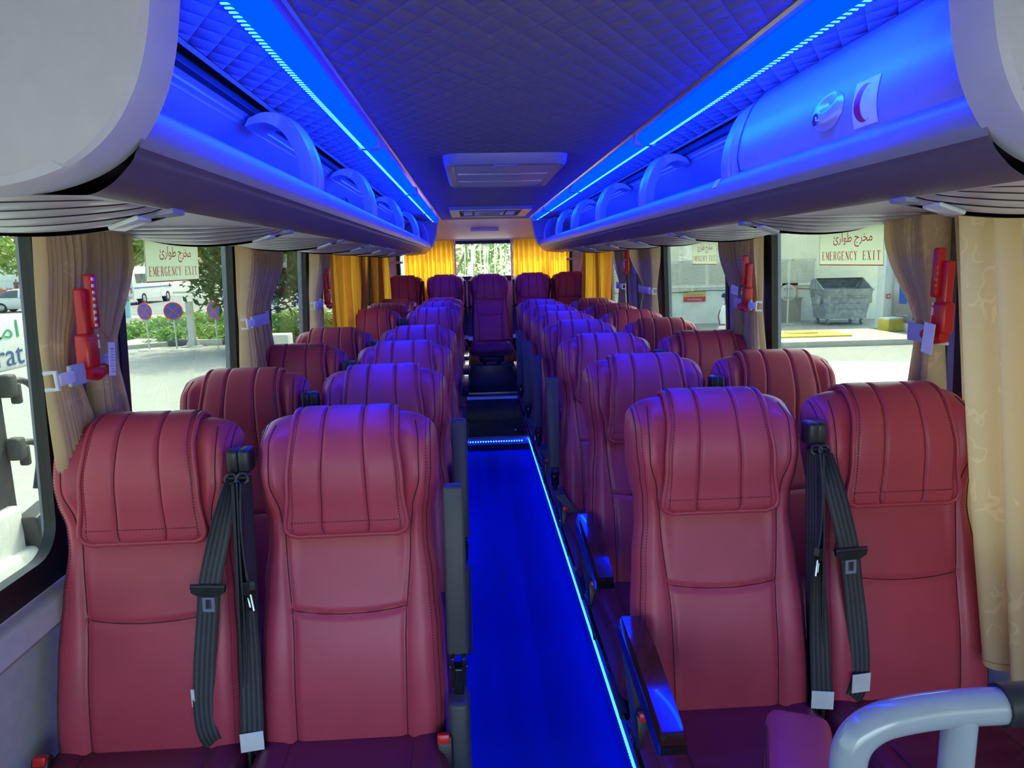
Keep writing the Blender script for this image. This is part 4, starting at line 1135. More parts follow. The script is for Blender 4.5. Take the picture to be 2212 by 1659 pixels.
# planted island with kerb
ISL = [(-13.6, 22.2), (-11.6, 22.6), (-10.0, 23.7), (-2.2, 23.7), (-1.6, 27), (-4, 36), (-17, 38.5), (-22, 36), (-19, 28)]
g = G(); g.prism(ISL, lambda p: (p[0], p[1], GZ), lambda p: (p[0], p[1], GZ + .13)); struct('road_island', g, M_CONC)
for k in range(9):
    g = G(); x = -10.1 + k * .88; g.rbox((x + .44, 23.62, GZ + .09), (.86, .18, .20), .02)
    tag(obj('kerb_stone', g, M_KERBB if k % 2 == 0 else M_KERBW), '%s kerb stone of the planted island, number %s from its paved corner' % ('black' if k % 2 == 0 else 'white', ORD[k].replace('front', 'first')), 'kerb stone', 'kerb stones of the island')
def leaves(g, c, r, n, sz, seed, mi=0, shell=.55, flat=1.0):
    q = random.Random(seed)
    for _ in range(n):
        while True:
            p = Vector((q.uniform(-1, 1), q.uniform(-1, 1), q.uniform(-1, 1)))
            if shell * q.random() < p.length < 1: break
        # lumpy outline
        k = .80 + .20 * math.sin(7 * p.x + 3 * p.z + seed) * math.cos(6 * p.y - 2 * p.z)
        p = Vector((c[0] + p.x * r[0] * k, c[1] + p.y * r[1] * k, c[2] + p.z * r[2] * k))
        M = Euler((q.uniform(-.9, .9) * flat, q.uniform(-.9, .9), q.uniform(0, 6.3))).to_matrix(); s = sz * q.uniform(.6, 1.4)
        g.add([p + M @ V(-s, 0, 0), p + M @ V(-.1 * s, -.38 * s, .10 * s), p + M @ V(s, 0, 0), p + M @ V(.1 * s, .38 * s, .10 * s)], [(0, 1, 2, 3)], mi)
g = G(); q = random.Random(4)
for k in range(26):
    for m in range(9):
        x = -13.4 + k * .45 + q.uniform(-.2, .2); y = 24.25 + m * 1.15 + q.uniform(-.3, .3)
        if x < -11 and y < 25: continue
        leaves(g, (x, y, GZ + .26), (.5, .75, .36), 80, .13, k * 17 + m, 0)
        leaves(g, (x, y, GZ + .46), (.45, .7, .22), 10, .055, k * 31 + m, 1)
o = obj('flowering_ground_cover', g, [M_LEAF3, M_FLOWER], None, 40, False); tag(o, 'low green planting with pale flowers on the kerbed island', 'plants', None, 'stuff')
def tree(lab, x, y, trunk, crowns, mat, n, sz, seed, r=.11, blue=False, name='tree', z0=GZ):
    t = thing(name, lab, 'tree', (x, y, z0), 0, 'trees seen through the windows'); q = random.Random(seed)
    g = G(); top = trunk
    P = [(0, 0, 0), (.04, .02, top * .35), (-.05, .05, top * .7), (0, 0, top)]
    g.tube(catmull(P, 5), [lerp(r, r * .55, k / 15) for k in range(16)], 8)
    for (cx, cy, cz, rx, ry, rz) in crowns:
        for b in range(3):
            e = Vector((cx + q.uniform(-.6, .6) * rx, cy + q.uniform(-.6, .6) * ry, cz + q.uniform(-.3, .6) * rz)); s_ = Vector((0, 0, top * q.uniform(.55, .98)))
            mid = s_.lerp(e, .5) + Vector((q.uniform(-.2, .2), q.uniform(-.2, .2), -.1))
            g.tube([s_, mid, e], [r * .5, r * .3, r * .1], 6)
    obj('trunk', g, M_BARK, t)
    if blue: h = G(); h.tube([(0, 0, 0), (.02, .01, .25), (.035, .018, .95)], [r * 1.1, r * 1.08, r * .98], 10); obj('painted_foot', h, M_TRUNKBLUE, t)
    h = G(); 
    tot = sum(c[3] * c[5] for c in crowns)
    for k, c in enumerate(crowns): leaves(h, c[:3], c[3:], int(n * c[3] * c[5] / tot), sz, seed * 13 + k)
    obj('crown', h, mat, t, 40, False)
    return t
tree('feathery acacia with a bare forked trunk beyond the fuel dispenser', -25.5, 36.0, 3.6, [(0, 0, 4.0, 3.2, 3, 1.5), (2.6, 1, 3.3, 2.0, 2, 1.1), (-3, 1, 4.4, 3, 2.6, 1.6), (1.4, 0, 2.5, 1.0, 1, .5)], M_LEAF1, 5200, .16, 3, .22)
tree('slender acacia with a blue-painted foot in front of the white minibus', -17.4, 36.6, 2.6, [(-1.2, 0, 4.2, 2.6, 2.6, 1.4), (1.2, .4, 4.0, 2.4, 2.4, 1.3), (0, 0, 3.4, 2.0, 1.3, .5)], M_LEAF1, 4600, .15, 5, .12, True)
tree('drooping dense tree over the no-stopping signs, to their rear', -9.6, 30.5, 2.4, [(0, 0, 4.4, 2.4, 2.4, 2.3), (1.7, -.4, 3.2, 1.8, 1.8, 1.9), (-.6, -.8, 2.5, 1.2, 1.2, 1.0), (1.3, -1.0, 1.9, 1.2, 1.2, .9)], M_LEAF3, 9500, .09, 7, .15, True)
tree('big dark tree filling the second window gap on the left', -7.2, 22.6, 2.0, [(0, 0, 4.2, 2.7, 2.7, 2.4), (.2, -.5, 2.2, 2.3, 2.2, 1.5), (1.7, 0, 3.2, 1.9, 1.9, 2.6)], M_LEAF2, 8000, .13, 9, .2)
tree('dark spreading tree standing behind the big dark tree on the left', -5.2, 27.5, 2.0, [(0, 0, 3.6, 2.9, 2.7, 2.9), (1.6, 0, 2.2, 2.0, 2.0, 1.8)], M_LEAF2, 6500, .15, 15, .2)
tree('green tree beyond the last left windows', -3.6, 34, 2.6, [(0, 0, 4.0, 2.8, 2.6, 3.0)], M_LEAF3, 2500, .17, 17, .2)
tree('sunlit tree right behind the rear window', -.7, 15.5, 1.6, [(0, 0, 3.0, 1.9, 1.6, 2.2), (.3, .2, 1.2, 1.5, 1.3, 1.1)], M_LEAF1, 5200, .085, 21, .12)
tree('fresh green tree beside it behind the rear window', 1.5, 16.5, 1.6, [(0, 0, 3.0, 1.9, 1.6, 2.2), (-.2, .2, 1.2, 1.5, 1.3, 1.1)], M_LEAF3, 5200, .085, 23, .12)
for k, (x, y) in enumerate(((-62, 84), (-50, 92), (-40, 80), (-30, 84), (-22, 78), (-15, 74), (-9, 68), (-36, 62))):
    tree('distant roadside tree across the road, %s from the left' % ORD[k].replace('front', 'first'), x, y, 3.5, [(0, 0, 6.0, 5.0, 4.0, 3.0), (3, 0, 4.6, 3.4, 3, 2.2)], M_LEAF1 if k % 2 else M_LEAF3, 1500, .38, 40 + k, .25)

def car(lab, x, y, rz, name='parked_car'):
    t = thing(name, lab, 'car', (x, y, GZ), rz)
    # stations along the length: (y, half width, z bottom, z shoulder)
    ST = [(-2.25, .62, .38, .62), (-2.15, .78, .26, .80), (-1.7, .86, .22, .90), (-.9, .88, .22, .94), (.2, .88, .22, .95), (1.2, .87, .22, .96), (1.85, .84, .24, .97), (2.18, .74, .30, .90), (2.25, .60, .42, .78)]
    sec = lambda y_, w, zb, zs: [(-w * .9, y_, zb), (-w, y_, zb + .12), (-w * 1.01, y_, (zb + zs) / 2), (-w * .96, y_, zs - .06), (-w * .80, y_, zs), (0, y_, zs + .03), (w * .80, y_, zs), (w * .96, y_, zs - .06), (w * 1.01, y_, (zb + zs) / 2), (w, y_, zb + .12), (w * .9, y_, zb)]
    Q = catmull(ST, 4); g = G(); g.grid(lambda u, v: sec(*Q[min(int(round(u * (len(Q) - 1))), len(Q) - 1)])[int(round(v * 10))], len(Q) - 1, 10)
    n = 11
    g.f.append(tuple(range(n))); g.m.append(0); g.f.append(tuple((len(Q) - 1) * n + i for i in range(n))); g.m.append(0)
    obj('body', g, M_WHITE, t, 50)
    CT = [(-1.15, .70, .95), (-.85, .66, 1.14), (-.45, .61, 1.36), (-.1, .585, 1.445), (.4, .58, 1.46), (.9, .59, 1.42), (1.35, .62, 1.26), (1.75, .66, 1.02), (1.85, .68, .97)]
    Q2 = catmull(CT, 4); cs = lambda y_, w, z: [(-.80, y_, .93), (lerp(-.80, -w, .9), y_, lerp(.93, z, .88)), (-w * .93, y_, z - .01), (0, y_, z + .015), (w * .93, y_, z - .01), (lerp(.80, w, .9), y_, lerp(.93, z, .88)), (.80, y_, .93)]
    h = G(); h.grid(lambda u, v: cs(*Q2[int(round(u * (len(Q2) - 1)))])[int(round(v * 6))], len(Q2) - 1, 6,
                    mfn=lambda i, j: 1 if (j in (0, 5) and .35 < Q2[i][2] - .6 and -.9 < Q2[i][0] < 1.45 and abs(Q2[i][0] - .3) > .06) or (j in (1, 2, 3, 4) and (Q2[i][0] < -.28 or Q2[i][0] > 1.0)) else 0)
    obj('cabin', h, [M_WHITE, M_CARGLASS], t, 50)
    for yy in (-1.4, 1.35):
        for sx in (-1, 1):
            w = G(); w.cyl((sx * .68, yy, .31), (sx * .88, yy, .31), .31, None, 24); wo = obj('wheel', w, M_TYRE, t)
            w = G(); w.cyl((sx * .87, yy, .31), (sx * .893, yy, .31), .20, .17, 20); obj('hub', w, M_HUB, wo)
    for sx in (-1, 1):
        w = G(); w.rbox((sx * .62, -2.13, .66), (.34, .16, .13), .05); obj('headlamp', w, LENSW, t)
        w = G(); w.rbox((sx * .66, 2.14, .76), (.26, .14, .13), .04); obj('tail_lamp', w, RED_BRIGHT, t)
        w = G(); w.rbox((sx * .93, -.75, .98), (.14, .09, .11), .03); obj('mirror', w, M_WHITE, t)
car('white sedan parked close beside the coach on the right', 3.35, 6.35, PI)
car('white sedan parked beyond the fuel dispenser on the left', -28.6, 47.6, math.radians(100))
def minibus():
    t = thing('minibus', 'white minibus with blue stripe parked across the road', 'bus', (-25.3, 52.2, GZ), 0)
    g = G(); W_, L_, H_ = 1.12, 6.8, 2.75
    P = [(-W_, .45), (-W_ * 1.02, 1.3), (-W_ * .95, 2.35), (-W_ * .8, 2.68), (0, H_), (W_ * .8, 2.68), (W_ * .95, 2.35), (W_ * 1.02, 1.3), (W_, .45)]
    n = len(P)
    for y, k in ((0, .96), (.12, 1), (L_ - .9, 1), (L_ - .35, .98), (L_, .90)):
        for x, z in P: g.v.append((x * k, y + (0 if z < 1.3 or y < 3 else -(z - 1.3) * .35 * (y > L_ - .5)), z))
    for k in range(4):
        for i in range(n - 1): g.f.append((k * n + i, k * n + i + 1, (k + 1) * n + i + 1, (k + 1) * n + i)); g.m.append(0)
    g.f.append(tuple(range(n))); g.m.append(0); g.f.append(tuple(4 * n + i for i in range(n))); g.m.append(0)
    obj('body', g, M_WHITE, t)
    for k in range(5):
        w = G(); w.box(1.05, 1.135, .5 + k * 1.02, 1.42 + k * 1.02, 1.55, 2.22); obj('side_window', w, M_CARGLASS, t)
    w = G(); w.box(-.85, .85, -.03, .02, 1.55, 2.25); obj('rear_window', w, M_CARGLASS, t)
    w = G(); w.box(1.10, 1.158, .1, L_ - .3, 1.18, 1.26); w.box(-1.0, 1.0, -.02, .02, 1.18, 1.26); obj('stripe', w, M_BLUE, t)
    for sx in (-1, 1): w = G(); w.rbox((sx * .95, .0, 1.0), (.14, .06, .32), .02); obj('tail_lamp', w, M_ORANGE, t)
    w = G(); w.rbox((0, -.03, .58), (1.9, .12, .16), .03); obj('bumper', w, M_KERBW, t)
    w = G(); w.box(-.30, .30, -.10, -.08, .56, .66); obj('number_plate', w, M_YEL, t)
    w = G(); w.box(1.10, 1.15, 4.4, 5.2, .5, 2.3); obj('door', w, M_SIGNW, t)
    for y in (1.5, 5.6):
        for sx in (-1, 1):
            w = G(); w.cyl((sx * .82, y, .42), (sx * 1.13, y, .42), .42, None, 22); wo = obj('wheel', w, M_TYRE, t); w = G(); w.cyl((sx * 1.12, y, .42), (sx * 1.15, y, .42), .22, .2, 16); obj('hub', w, M_HUB, wo)
minibus()
def stop_sign(x, y, yaw, lab):
    t = thing('no_stopping_sign', lab, 'road sign', (x, y, GZ), yaw, 'portable no-stopping signs')
    g = G(); g.cyl((0, 0, 0), (0, 0, .04), .34, .30, 28); obj('base', g, M_CONC, t)
    g = G(); g.cyl((0, 0, .03), (0, 0, 1.20), .024, None, 10); obj('pole', g, M_POLE, t)
    g = G(); g.cyl((0, -.025, 1.21), (0, -.040, 1.21), .27, None, 40); d = obj('disc', g, M_SRED, t)
    g = G(); g.cyl((0, -.040, 1.21), (0, -.044, 1.21), .222, None, 40); obj('blue_field', g, M_BLUE, d)
    for a in (PI / 4, -PI / 4):
        g = G(); g.obox((0, -.045 - .001 * (a > 0), 1.21), (.45, .004, .048), Matrix.Rotation(a, 3, 'Y')); obj('red_bar', g, M_SRED, d)
stop_sign(-10.2, 22.45, math.radians(-20), 'no-stopping sign on a stand, leftmost of the three')
stop_sign(-9.28, 22.25, math.radians(15), 'no-stopping sign on a stand, middle one of the three')
stop_sign(-7.92, 21.9, math.radians(-25), 'no-stopping sign on a stand, rightmost of the three')
g = G(); g.box(-.09, .09, -.09, .09, 0, 1.45); g.box(-.28, .28, -.28, .28, 0, .03); g.prism([(-.24, 0), (.24, 0), (.09, .3), (-.09, .3)], lambda p: (p[0], -.01, p[1]), lambda p: (p[0], .01, p[1]))
o = obj('white_post', g, M_POLE); o.location = (-9.2, 23.3, GZ); tag(o, 'thick pale post at the kerb between the no-stopping signs', 'post')
g = G(); g.tube([(-7.6, 22.8, .75), (-5.6, 22.2, .95)], .035, 8); tag(obj('barrier_arm', g, M_SRED), 'red barrier arm poking out behind the right no-stopping sign', 'barrier')
for k, (x, z) in enumerate(((-5.3, 0), (-4.6, 0), (-4.95, .42), (-3.7, 0))):
    g = G(); g.rbox((0, 0, .22), (.62, .5, .42), .03); o = obj('concrete_block', g, M_KERBW); o.location = (x, 17.6, GZ + z)
    tag(o, ['pale concrete block nearest the second tied curtains', 'pale concrete block in the middle of the row under the big dark tree', 'pale concrete block on top of the two others', 'pale concrete block at the rear end of the row under the big dark tree'][k], 'block', 'concrete blocks under the big dark tree')
def bush(x, y, r, lab, seed):
    g = G(); leaves(g, (0, 0, .45), (r, .8, .5), 500, .12, seed, 0); leaves(g, (0, 0, .55), (r, .8, .5), 500, .12, seed + 1, 1); o = obj('flowering_bush', g, [M_LEAF3, M_REDFLOWER], None, 40, False); o.location = (x, y, GZ); tag(o, lab, 'bush', 'red flowering bushes')
bush(-52, 80, 2.6, 'red flowering bush left of the distant walker', 3); bush(-46.8, 76, 2.6, 'red flowering bush right of the distant walker', 8)
g = G(); g.box(-95, -44, 104, 110, GZ, 3.2); g.box(-94, -45, 103.9, 104, .6, 1.7); tag(obj('low_building', g, M_SIGNW), 'long pale low building far across the road', 'building')

# fuel dispenser close to the coach, seen through the front left window
def dispenser():
    t = thing('fuel_dispenser', 'fuel dispenser with white sign board right outside the left front window', 'fuel dispenser', (-3.2, 0, 0), 0)
    g = G(); g.rbox((-.10, 4.18, 1.145), (.20, 1.90, .355), .02); p = obj('sign_board', g, M_SIGNW, t)
    fn = lambda x, y: (.003, x, y)
    g = text_g('emarat', fn, 4.26, 1.0, .70, .115); obj('latin_lettering', g, M_NAVY, p)
    g = text_g('\uFE95\uFE8D\uFEAD\uFE8E\uFEE3\uFE8D', fn, 4.21, 1.145, .73, .15); obj('arabic_lettering', g, M_GREEN, p)
    g = G(); g.rbox((-.12, 4.62, .25), (.20, .20, 1.45), .02); obj('column', g, M_DARK, t)
    g = G(); g.rbox((-.10, 4.2, -.52), (.42, 1.15, .66), .03); g.rbox((-.10, 4.2, -.1), (.30, .9, .4), .03); obj('pump_body', g, M_SIGNW, t)
    g = G(); g.rbox((.08, 4.78, -.17), (.14, .26, .42), .02, 3, Matrix.Rotation(.18, 3, 'X')); b = obj('nozzle_box', g, SATIN, t)
    M = Matrix.Rotation(.18, 3, 'X')
    g = G(); g.obox(Vector((.152, 4.78, -.17)) + M @ V(0, .03, .11), (.003, .15, .15), M); st = obj('fuel_sticker', g, M_SKYB, b); st['label'] = 'blue fuel grade sticker'
    f2 = lambda x, y: Vector((.155, 4.78, -.17)) + M @ V(0, .03 + x, .11 + y)
    g = text_g('SUPER 98', f2, -.062, -.012, .124, .026); obj('grade_lettering', g, M_SIGNW, st)
    g = text_g('Plus', f2, -.055, .03, .05, .022); add = g
    g = G(); g.add([f2(.02, -.055), f2(.05, -.03), f2(.04, -.06), f2(.06, -.065), f2(.035, -.07)], [(0, 1, 2), (2, 3, 4)]); obj('bird_mark', g, M_SIGNW, st)
    g = G(); c0 = Vector((.153, 4.78, -.17)) + M @ V(0, .05, -.03)
    g.tube([c0 + M @ V(0, .018 * math.cos(q * PI / 10), .018 * math.sin(q * PI / 10)) for q in range(20)], .002, 5, closed=True); g.obox(c0, (.002, .034, .004), M @ Matrix.Rotation(.8, 3, 'X')); obj('warning_symbol', g, BLACK, b)
    for k, (z, yy) in enumerate(((.88, 4.70), (.46, 4.70))):
        g = G(); g.tube(catmull([(.02, yy, z), (.03, yy + .12, z + .02), (.03, yy + .24, z - .03), (.02, yy + .33, z - .16), (.0, yy + .36, z - .36), (.0, yy + .2, z - .75)], 6), .022, 10); obj('hose', g, M_HOSE, t)
        g = G(); g.rbox((.02, yy + .02, z), (.09, .09, .15), .02); g.rbox((.03, yy + .08, z - .06), (.06, .05, .14), .015); obj('hose_clamp', g, M_DARK, t)
    g = G(); g.tube([(.14, 4.80, -.30), (.17, 4.90, -.34), (.15, 4.98, -.40)], [.02, .018, .012], 8); obj('nozzle', g, STEEL, t)
    g = G(); g.box(-.5, -.2, 4.95, 5.25, -.85, -.15); obj('kiosk_panel', g, M_TEAL, t)
dispenser()

# ---------------------------------------------------------------- building and yard on the right
WY = 26.4
g = G(); g.box(2.0, 15.6, WY, WY + .4, GZ, .55, 1); g.box(2.0, 15.6, WY, WY + .4, .55, 4.4, 0); g.box(2.0, 13.2, WY - .10, WY, .50, .58, 1)
for z in (2.05, 3.6): g.box(2.0, 14.0, WY - .006, WY, z, z + .02, 1)
for x in (3.4, 6.4, 9.4, 12.4): g.box(x, x + .02, WY - .006, WY, 1.5, 4.4, 1)
g.box(13.5, 14.4, 10, WY, 2.05, 4.4, 2)
struct('building_wall', g, [M_CREAM, M_LOWWALL, M_SIGNW])
for k in range(9):
    x = 3.9 + k * 1.06 if k < 4 else 3.9 + k * 1.045
    t = thing('louvre_panel', 'white louvred vent in the pale building wall, %s from the left' % ORD[k].replace('front', 'first'), 'louvre', (x, WY - .02, 1.05), 0, 'louvred vents in the building wall')
    g = G(); g.box(-.46, .46, -.02, .0, -.43, -.38); g.box(-.46, .46, -.02, 0, .38, .43); g.box(-.46, -.41, -.02, 0, -.4, .4); g.box(.41, .46, -.02, 0, -.4, .4); obj('frame', g, M_LOUV, t)
    g = G()
    for j in range(13): g.obox((0, -.015, -.35 + j * .058), (.82, .05, .008), Matrix.Rotation(.7, 3, 'X'))
    g.box(-.41, .41, .0, .012, -.38, .38, 1); obj('slats', g, [M_LOUV, M_CREAM], t)
for x, z, w, lb in ((5.7, 2.4, .35, 'pale yellow square plate high on the wall, left of the far sticker'), (8.9, 2.2, .9, 'pale yellow plate high on the wall, right of the far sticker')):
    g = G(); g.box(x - w / 2, x + w / 2, WY - .04, WY, z - .25, z + .25); tag(obj('wall_plate', g, M_CREAM), lb, 'plate')
t = thing('wall_pipe', 'thin conduit running along the pale building wall', 'conduit', (0, WY - .05, 0))
g = G(); g.tube([(2.2 + k * .6, -.03, .36 + .03 * math.sin(k * 1.3)) for k in range(19)], .014, 6); obj('pipe', g, M_DARK, t)
t = thing('warning_sign', 'yellow and red warning sign on the pale wall', 'sign', (8.14, WY - .03, .18))
g = G(); g.box(-.42, .42, -.015, 0, -.01, .20); obj('yellow_panel', g, M_YEL, t)
g = G(); g.box(-.42, .42, -.015, 0, -.20, -.01); obj('red_panel', g, M_SRED, t)
g = text_g('The first authorized', lambda x, y: (x, -.018, y), -.36, .03, .72, .06); obj('print', g, M_DARK, t)
g = text_g('No Smoking', lambda x, y: (x, -.018, y), -.26, -.15, .52, .07); obj('print', g, M_SIGNW, t)
g = G(); g.add([(-.28, -.018, .24), (-.14, -.018, .24), (-.21, -.018, .37)], [(0, 1, 2)]); g.add([(.12 + .07 * math.cos(a * PI / 8), -.018, .30 + .07 * math.sin(a * PI / 8)) for a in range(16)] + [(.12 + .055 * math.cos(a * PI / 8), -.018, .30 + .055 * math.sin(a * PI / 8)) for a in range(16)], [(i, (i + 1) % 16, 16 + (i + 1) % 16, 16 + i) for i in range(16)]); obj('symbol', g, M_YEL, t)
t = thing('round_road_sign', 'round road sign seen from its grey back, on a pole by the bin', 'road sign', (11.15, 25.1, GZ))
g = G(); g.cyl((0, 0, 1.1), (0, .02, 1.1), .30, None, 32)
g2 = G(); g2.cyl((0, -.0, 1.14), (0, .03, 1.14), .30, None, 32); obj('disc', g2, M_POLE, t)
g = G(); g.cyl((0, -.04, 0), (0, -.04, 1.55), .035, None, 10); obj('pole', g, M_POLE, t)
g = G(); g.box(-.16, .16, -.08, -.01, 1.27, 1.31); g.box(-.16, .16, -.08, -.01, .95, .99); obj('bracket', g, M_BIN, t)
g = G(); g.cyl((0, -.04, 0), (0, -.04, .03), .25, None, 20); obj('foot', g, M_CONC, t)
t = thing('wall_notice', 'faded orange notice on the wall beside the round sign', 'sign', (11.75, WY - .08, .28))
g = G(); g.box(-.30, .30, -.02, 0, -.32, .32); obj('board', g, M_ORANGE, t)
g = text_g('NO BLACK', lambda x, y: (x, -.023, y), -.25, .02, .5, .12); obj('print', g, M_SIGNW, t)
g = G(); g.box(10.9, 12.1, WY - .35, WY - .05, GZ, .02); g.box(10.85, 12.15, WY - .38, WY - .05, .0, .05); tag(obj('utility_cabinet', g, M_BROWNBOX), 'dull brown cabinet against the wall behind the round sign', 'cabinet')
def dumpster():
    t = thing('dumpster', 'large worn grey wheeled bin with its lid open by the wall', 'bin', (12.98, 24.9, GZ), math.radians(-4)); t.scale = (.90, .95, .97)
    g = G()
    P0 = [(-.80, -.55), (.80, -.55), (.80, .55), (-.80, .55)]; P1 = [(-.95, -.66), (.95, -.66), (.95, .66), (-.95, .66)]
    sh = lambda P, z, k=1: [(x * k, y * k, z) for x, y in P]
    g.v = sh(P0, .22) + sh(P0, .36) + sh(P1, 1.22) + sh(P1, 1.30, 1.04) + sh(P1, 1.30, .95) + sh(P0, .5, .9)
    for k in range(5):
        for i in range(4): g.f.append((k * 4 + i, k * 4 + (i + 1) % 4, (k + 1) * 4 + (i + 1) % 4, (k + 1) * 4 + i)); g.m.append(0)
    g.f.append((0, 1, 2, 3)); g.m.append(0); g.f.append((20, 21, 22, 23)); g.m.append(0)
    obj('body', g, M_BIN, t, 30)
    g = G()
    for z in (.62, .82, 1.02): yy = -lerp(.55, .66, (z - .36) / .86) - .015; g.rbox((.05, yy, z), (1.35, .05, .05), .015)
    obj('rib', g, M_BIN, t)
    g = G(); g.grid(lambda u, v: (lerp(-.92, .92, u), lerp(.66, .15, v), 1.32 + .36 * math.sin(v * PI * .5)), 8, 8); g.grid(lambda u, v: (lerp(-.92, .92, u), lerp(.66, .15, v) + .03, 1.29 + .36 * math.sin(v * PI * .5)), 8, 8); obj('lid', g, M_BIN, t)
    for sx in (-1, 1):
        g = G(); g.prism([(-.66, 1.28), (.66, 1.28), (.5, 1.6), (.2, 1.68), (-.3, 1.45)], lambda p: (sx * .97, p[0], p[1]), lambda p: (sx * .93, p[0], p[1])); obj('side_wing', g, M_BIN, t)
        g = G(); g.rbox((sx * .98, -.25, .92), (.16, .34, .30), .03); obj('lifting_bracket', g, M_BIN, t)
        for yy in (-.45, .45):
            w = G(); w.cyl((sx * .66 - .03, yy, .11), (sx * .66 + .03, yy, .11), .11, None, 16); w.box(sx * .66 - .045, sx * .66 + .045, yy - .04, yy + .04, .12, .24); obj('wheel', w, M_HUB, t)
dumpster()
t = thing('litter_bin_on_post', 'small dark box on a post between the big bin and the shop column', 'box', (14.15, 25.9, GZ))
g = G(); g.rbox((0, 0, 1.05), (.26, .22, .48), .03); obj('box', g, M_BIN, t)
g = G(); g.cyl((0, .02, 0), (0, .02, .85), .03, None, 8); obj('post', g, M_POLE, t)
# shop corner
g = G(); g.box(13.35, 13.75, 22.80, 23.25, GZ, 4.3); struct('column_1', g, M_SIGNW)
g = G(); g.box(13.55, 13.9, 10, 22.79, 2.005, 2.045); struct('beam_1', g, M_SIGNW)
g = G(); g.box(13.70, 13.78, 10, 22.8, GZ, 2.0); tag(obj('shop_glazing', g, M_CARGLASS), 'dark glazed shop front behind the posters', 'shop front')
t = thing('poster', 'tall blue advertising poster with a blue oil bottle on the shop corner', 'poster', (13.62, 22.15, .62))
def mk_poster():
    t_ = NT('poster_print'); sp = t_.n('ShaderNodeSeparateXYZ'); t_.l(t_.coord('Object'), sp.inputs[0])
    f = t_.math('ADD', t_.math('MULTIPLY', sp.outputs[2], .38), .5)
    return t_.done(t_.bsdf(t_.ramp(f, [(.0, (.24, .22, .22)), (.28, (.32, .28, .26)), (.45, (.55, .53, .48)), (.62, (.30, .45, .60)), (.82, (.08, .22, .45)), (1, (.06, .17, .40))]), .4).outputs[0])
g = G(); g.box(-.02, .02, -.55, .55, -1.30, 1.30); pp = obj('sheet', g, mk_poster(), t)
fp = lambda y, z: (-.024, -y, z)
g = G(); B = catmull([(-.20, -.62), (-.23, -.1), (-.20, .12), (-.12, .26), (-.09, .36), (.0, .36), (.02, .28), (.16, .24), (.22, .08), (.22, -.1), (.20, -.62)], 4)
g.add([fp(a, b) for a, b in B], [tuple(range(len(B)))]); obj('bottle_picture', g, M_BLUE, pp)
g = G(); g.add([(-.027, -a, b) for a, b in ((-.15, -.12), (.05, -.2), (.0, .05), (-.14, .1))], [(0, 1, 2, 3)]); g.add([(-.027, -(.12 + .045 * math.cos(q * PI / 6)), .06 + .10 * math.sin(q * PI / 6)) for q in range(12)], [tuple(range(12))]); obj('bottle_label', g, M_SIGNW, pp)
g = G(); g.add([(-.024, .12, .78), (-.024, -.02, .78), (-.024, -.02, .90), (-.024, .12, .90)], [(0, 1, 2, 3)]); obj('green_mark', g, M_GREEN, pp)
for s_, z, w, h in (('READY', .46, .40, .13), ('always', .60, .26, .06), ('for the road ahead', -1.0, .62, .06)):
    g = text_g(s_, fp, -w / 2, z, w, h); obj('poster_lettering', g, M_SIGNW, pp)
g = G(); g.add([fp(a, b) for a, b in ((.0, 1.10), (.06, 1.16), (.02, 1.05), (.10, 1.02), (.0, .98), (-.04, .93), (-.02, 1.02), (-.09, 1.06))], [tuple(range(8))]); obj('bird_mark', g, M_SIGNW, pp)
g = G(); g.rbox((13.60, 22.15, -.73), (.10, 1.15, .24), .01); tag(obj('shop_plinth', g, M_SIGNW), 'white plinth under the tall blue poster', 'plinth')
t = thing('fire_bell', 'round red alarm bell on the white shop column', 'alarm bell', (13.42, 22.72, 1.72)); g = G(); g.ball((0, -.02, 0), (.13, .07, .15), 18, 12); obj('bell_dome', g, M_SRED, t); g = G(); g.cyl((0, .02, 0), (0, .05, 0), .08, None, 16); obj('mount', g, M_SIGNW, t)
t = thing('security_camera', 'small security camera at the top of the white shop column', 'camera', (13.32, 22.7, 2.62)); g = G(); g.rbox((-.14, -.06, -.02), (.30, .10, .10), .02); obj('camera_housing', g, M_SIGNW, t); g = G(); g.cyl((.02, .0, .02), (.03, .05, .05), .03, None, 10); obj('arm', g, M_SIGNW, t); g = G(); g.cyl((-.29, -.06, -.02), (-.30, -.06, -.02), .035, None, 12); obj('lens', g, M_DARK, t)
t = thing('call_point', 'small red call point on the white shop column', 'alarm button', (13.45, 22.74, .22)); g = G(); g.rbox((0, -.01, 0), (.13, .03, .14), .01); obj('plate', g, M_SRED, t); g = G(); g.rbox((0, -.03, 0), (.07, .02, .07), .006); obj('button', g, M_SIGNW, t)
t = thing('crate', 'yellow plastic crate with white packs on top by the shop corner', 'crate', (13.15, 22.0, GZ), .25)
g = G(); g.rbox((0, 0, .20), (.60, .44, .38), .02); obj('crate_box', g, M_YEL, t)
g = G()
for k in range(5): g.box(-.26 + k * .115, -.20 + k * .115, -.225, -.215, .06, .34)
obj('crate_rib', g, M_YEL, t)
g = G(); g.rbox((0, 0, .41), (.58, .42, .06), .02); obj('white_pack', g, M_SIGNW, t)
t = thing('price_board', 'poster with a cartridge picture above a red price strip on the shop glass', 'poster', (13.66, 20.9, .9))
g = G(); g.box(-.01, .01, -.34, .34, -.30, .55); obj('sheet', g, M_SKYB, t); g = G(); g.box(-.012, .01, -.40, .40, -.50, -.30); obj('red_strip', g, M_SRED, t)
g = text_g('9.95', lambda y, z: (-.014, -y, z), -.25, -.46, .5, .11); obj('price', g, M_SIGNW, t); g = G(); g.cyl((-.011, 0, .2), (-.016, 0, .2), .2, None, 20); obj('picture', g, M_SIGNW, t)
t = thing('gas_bottle_cage', 'pale green wire cage of gas bottles outside the shop', 'cage', (13.35, 19.95, GZ))
g = G()
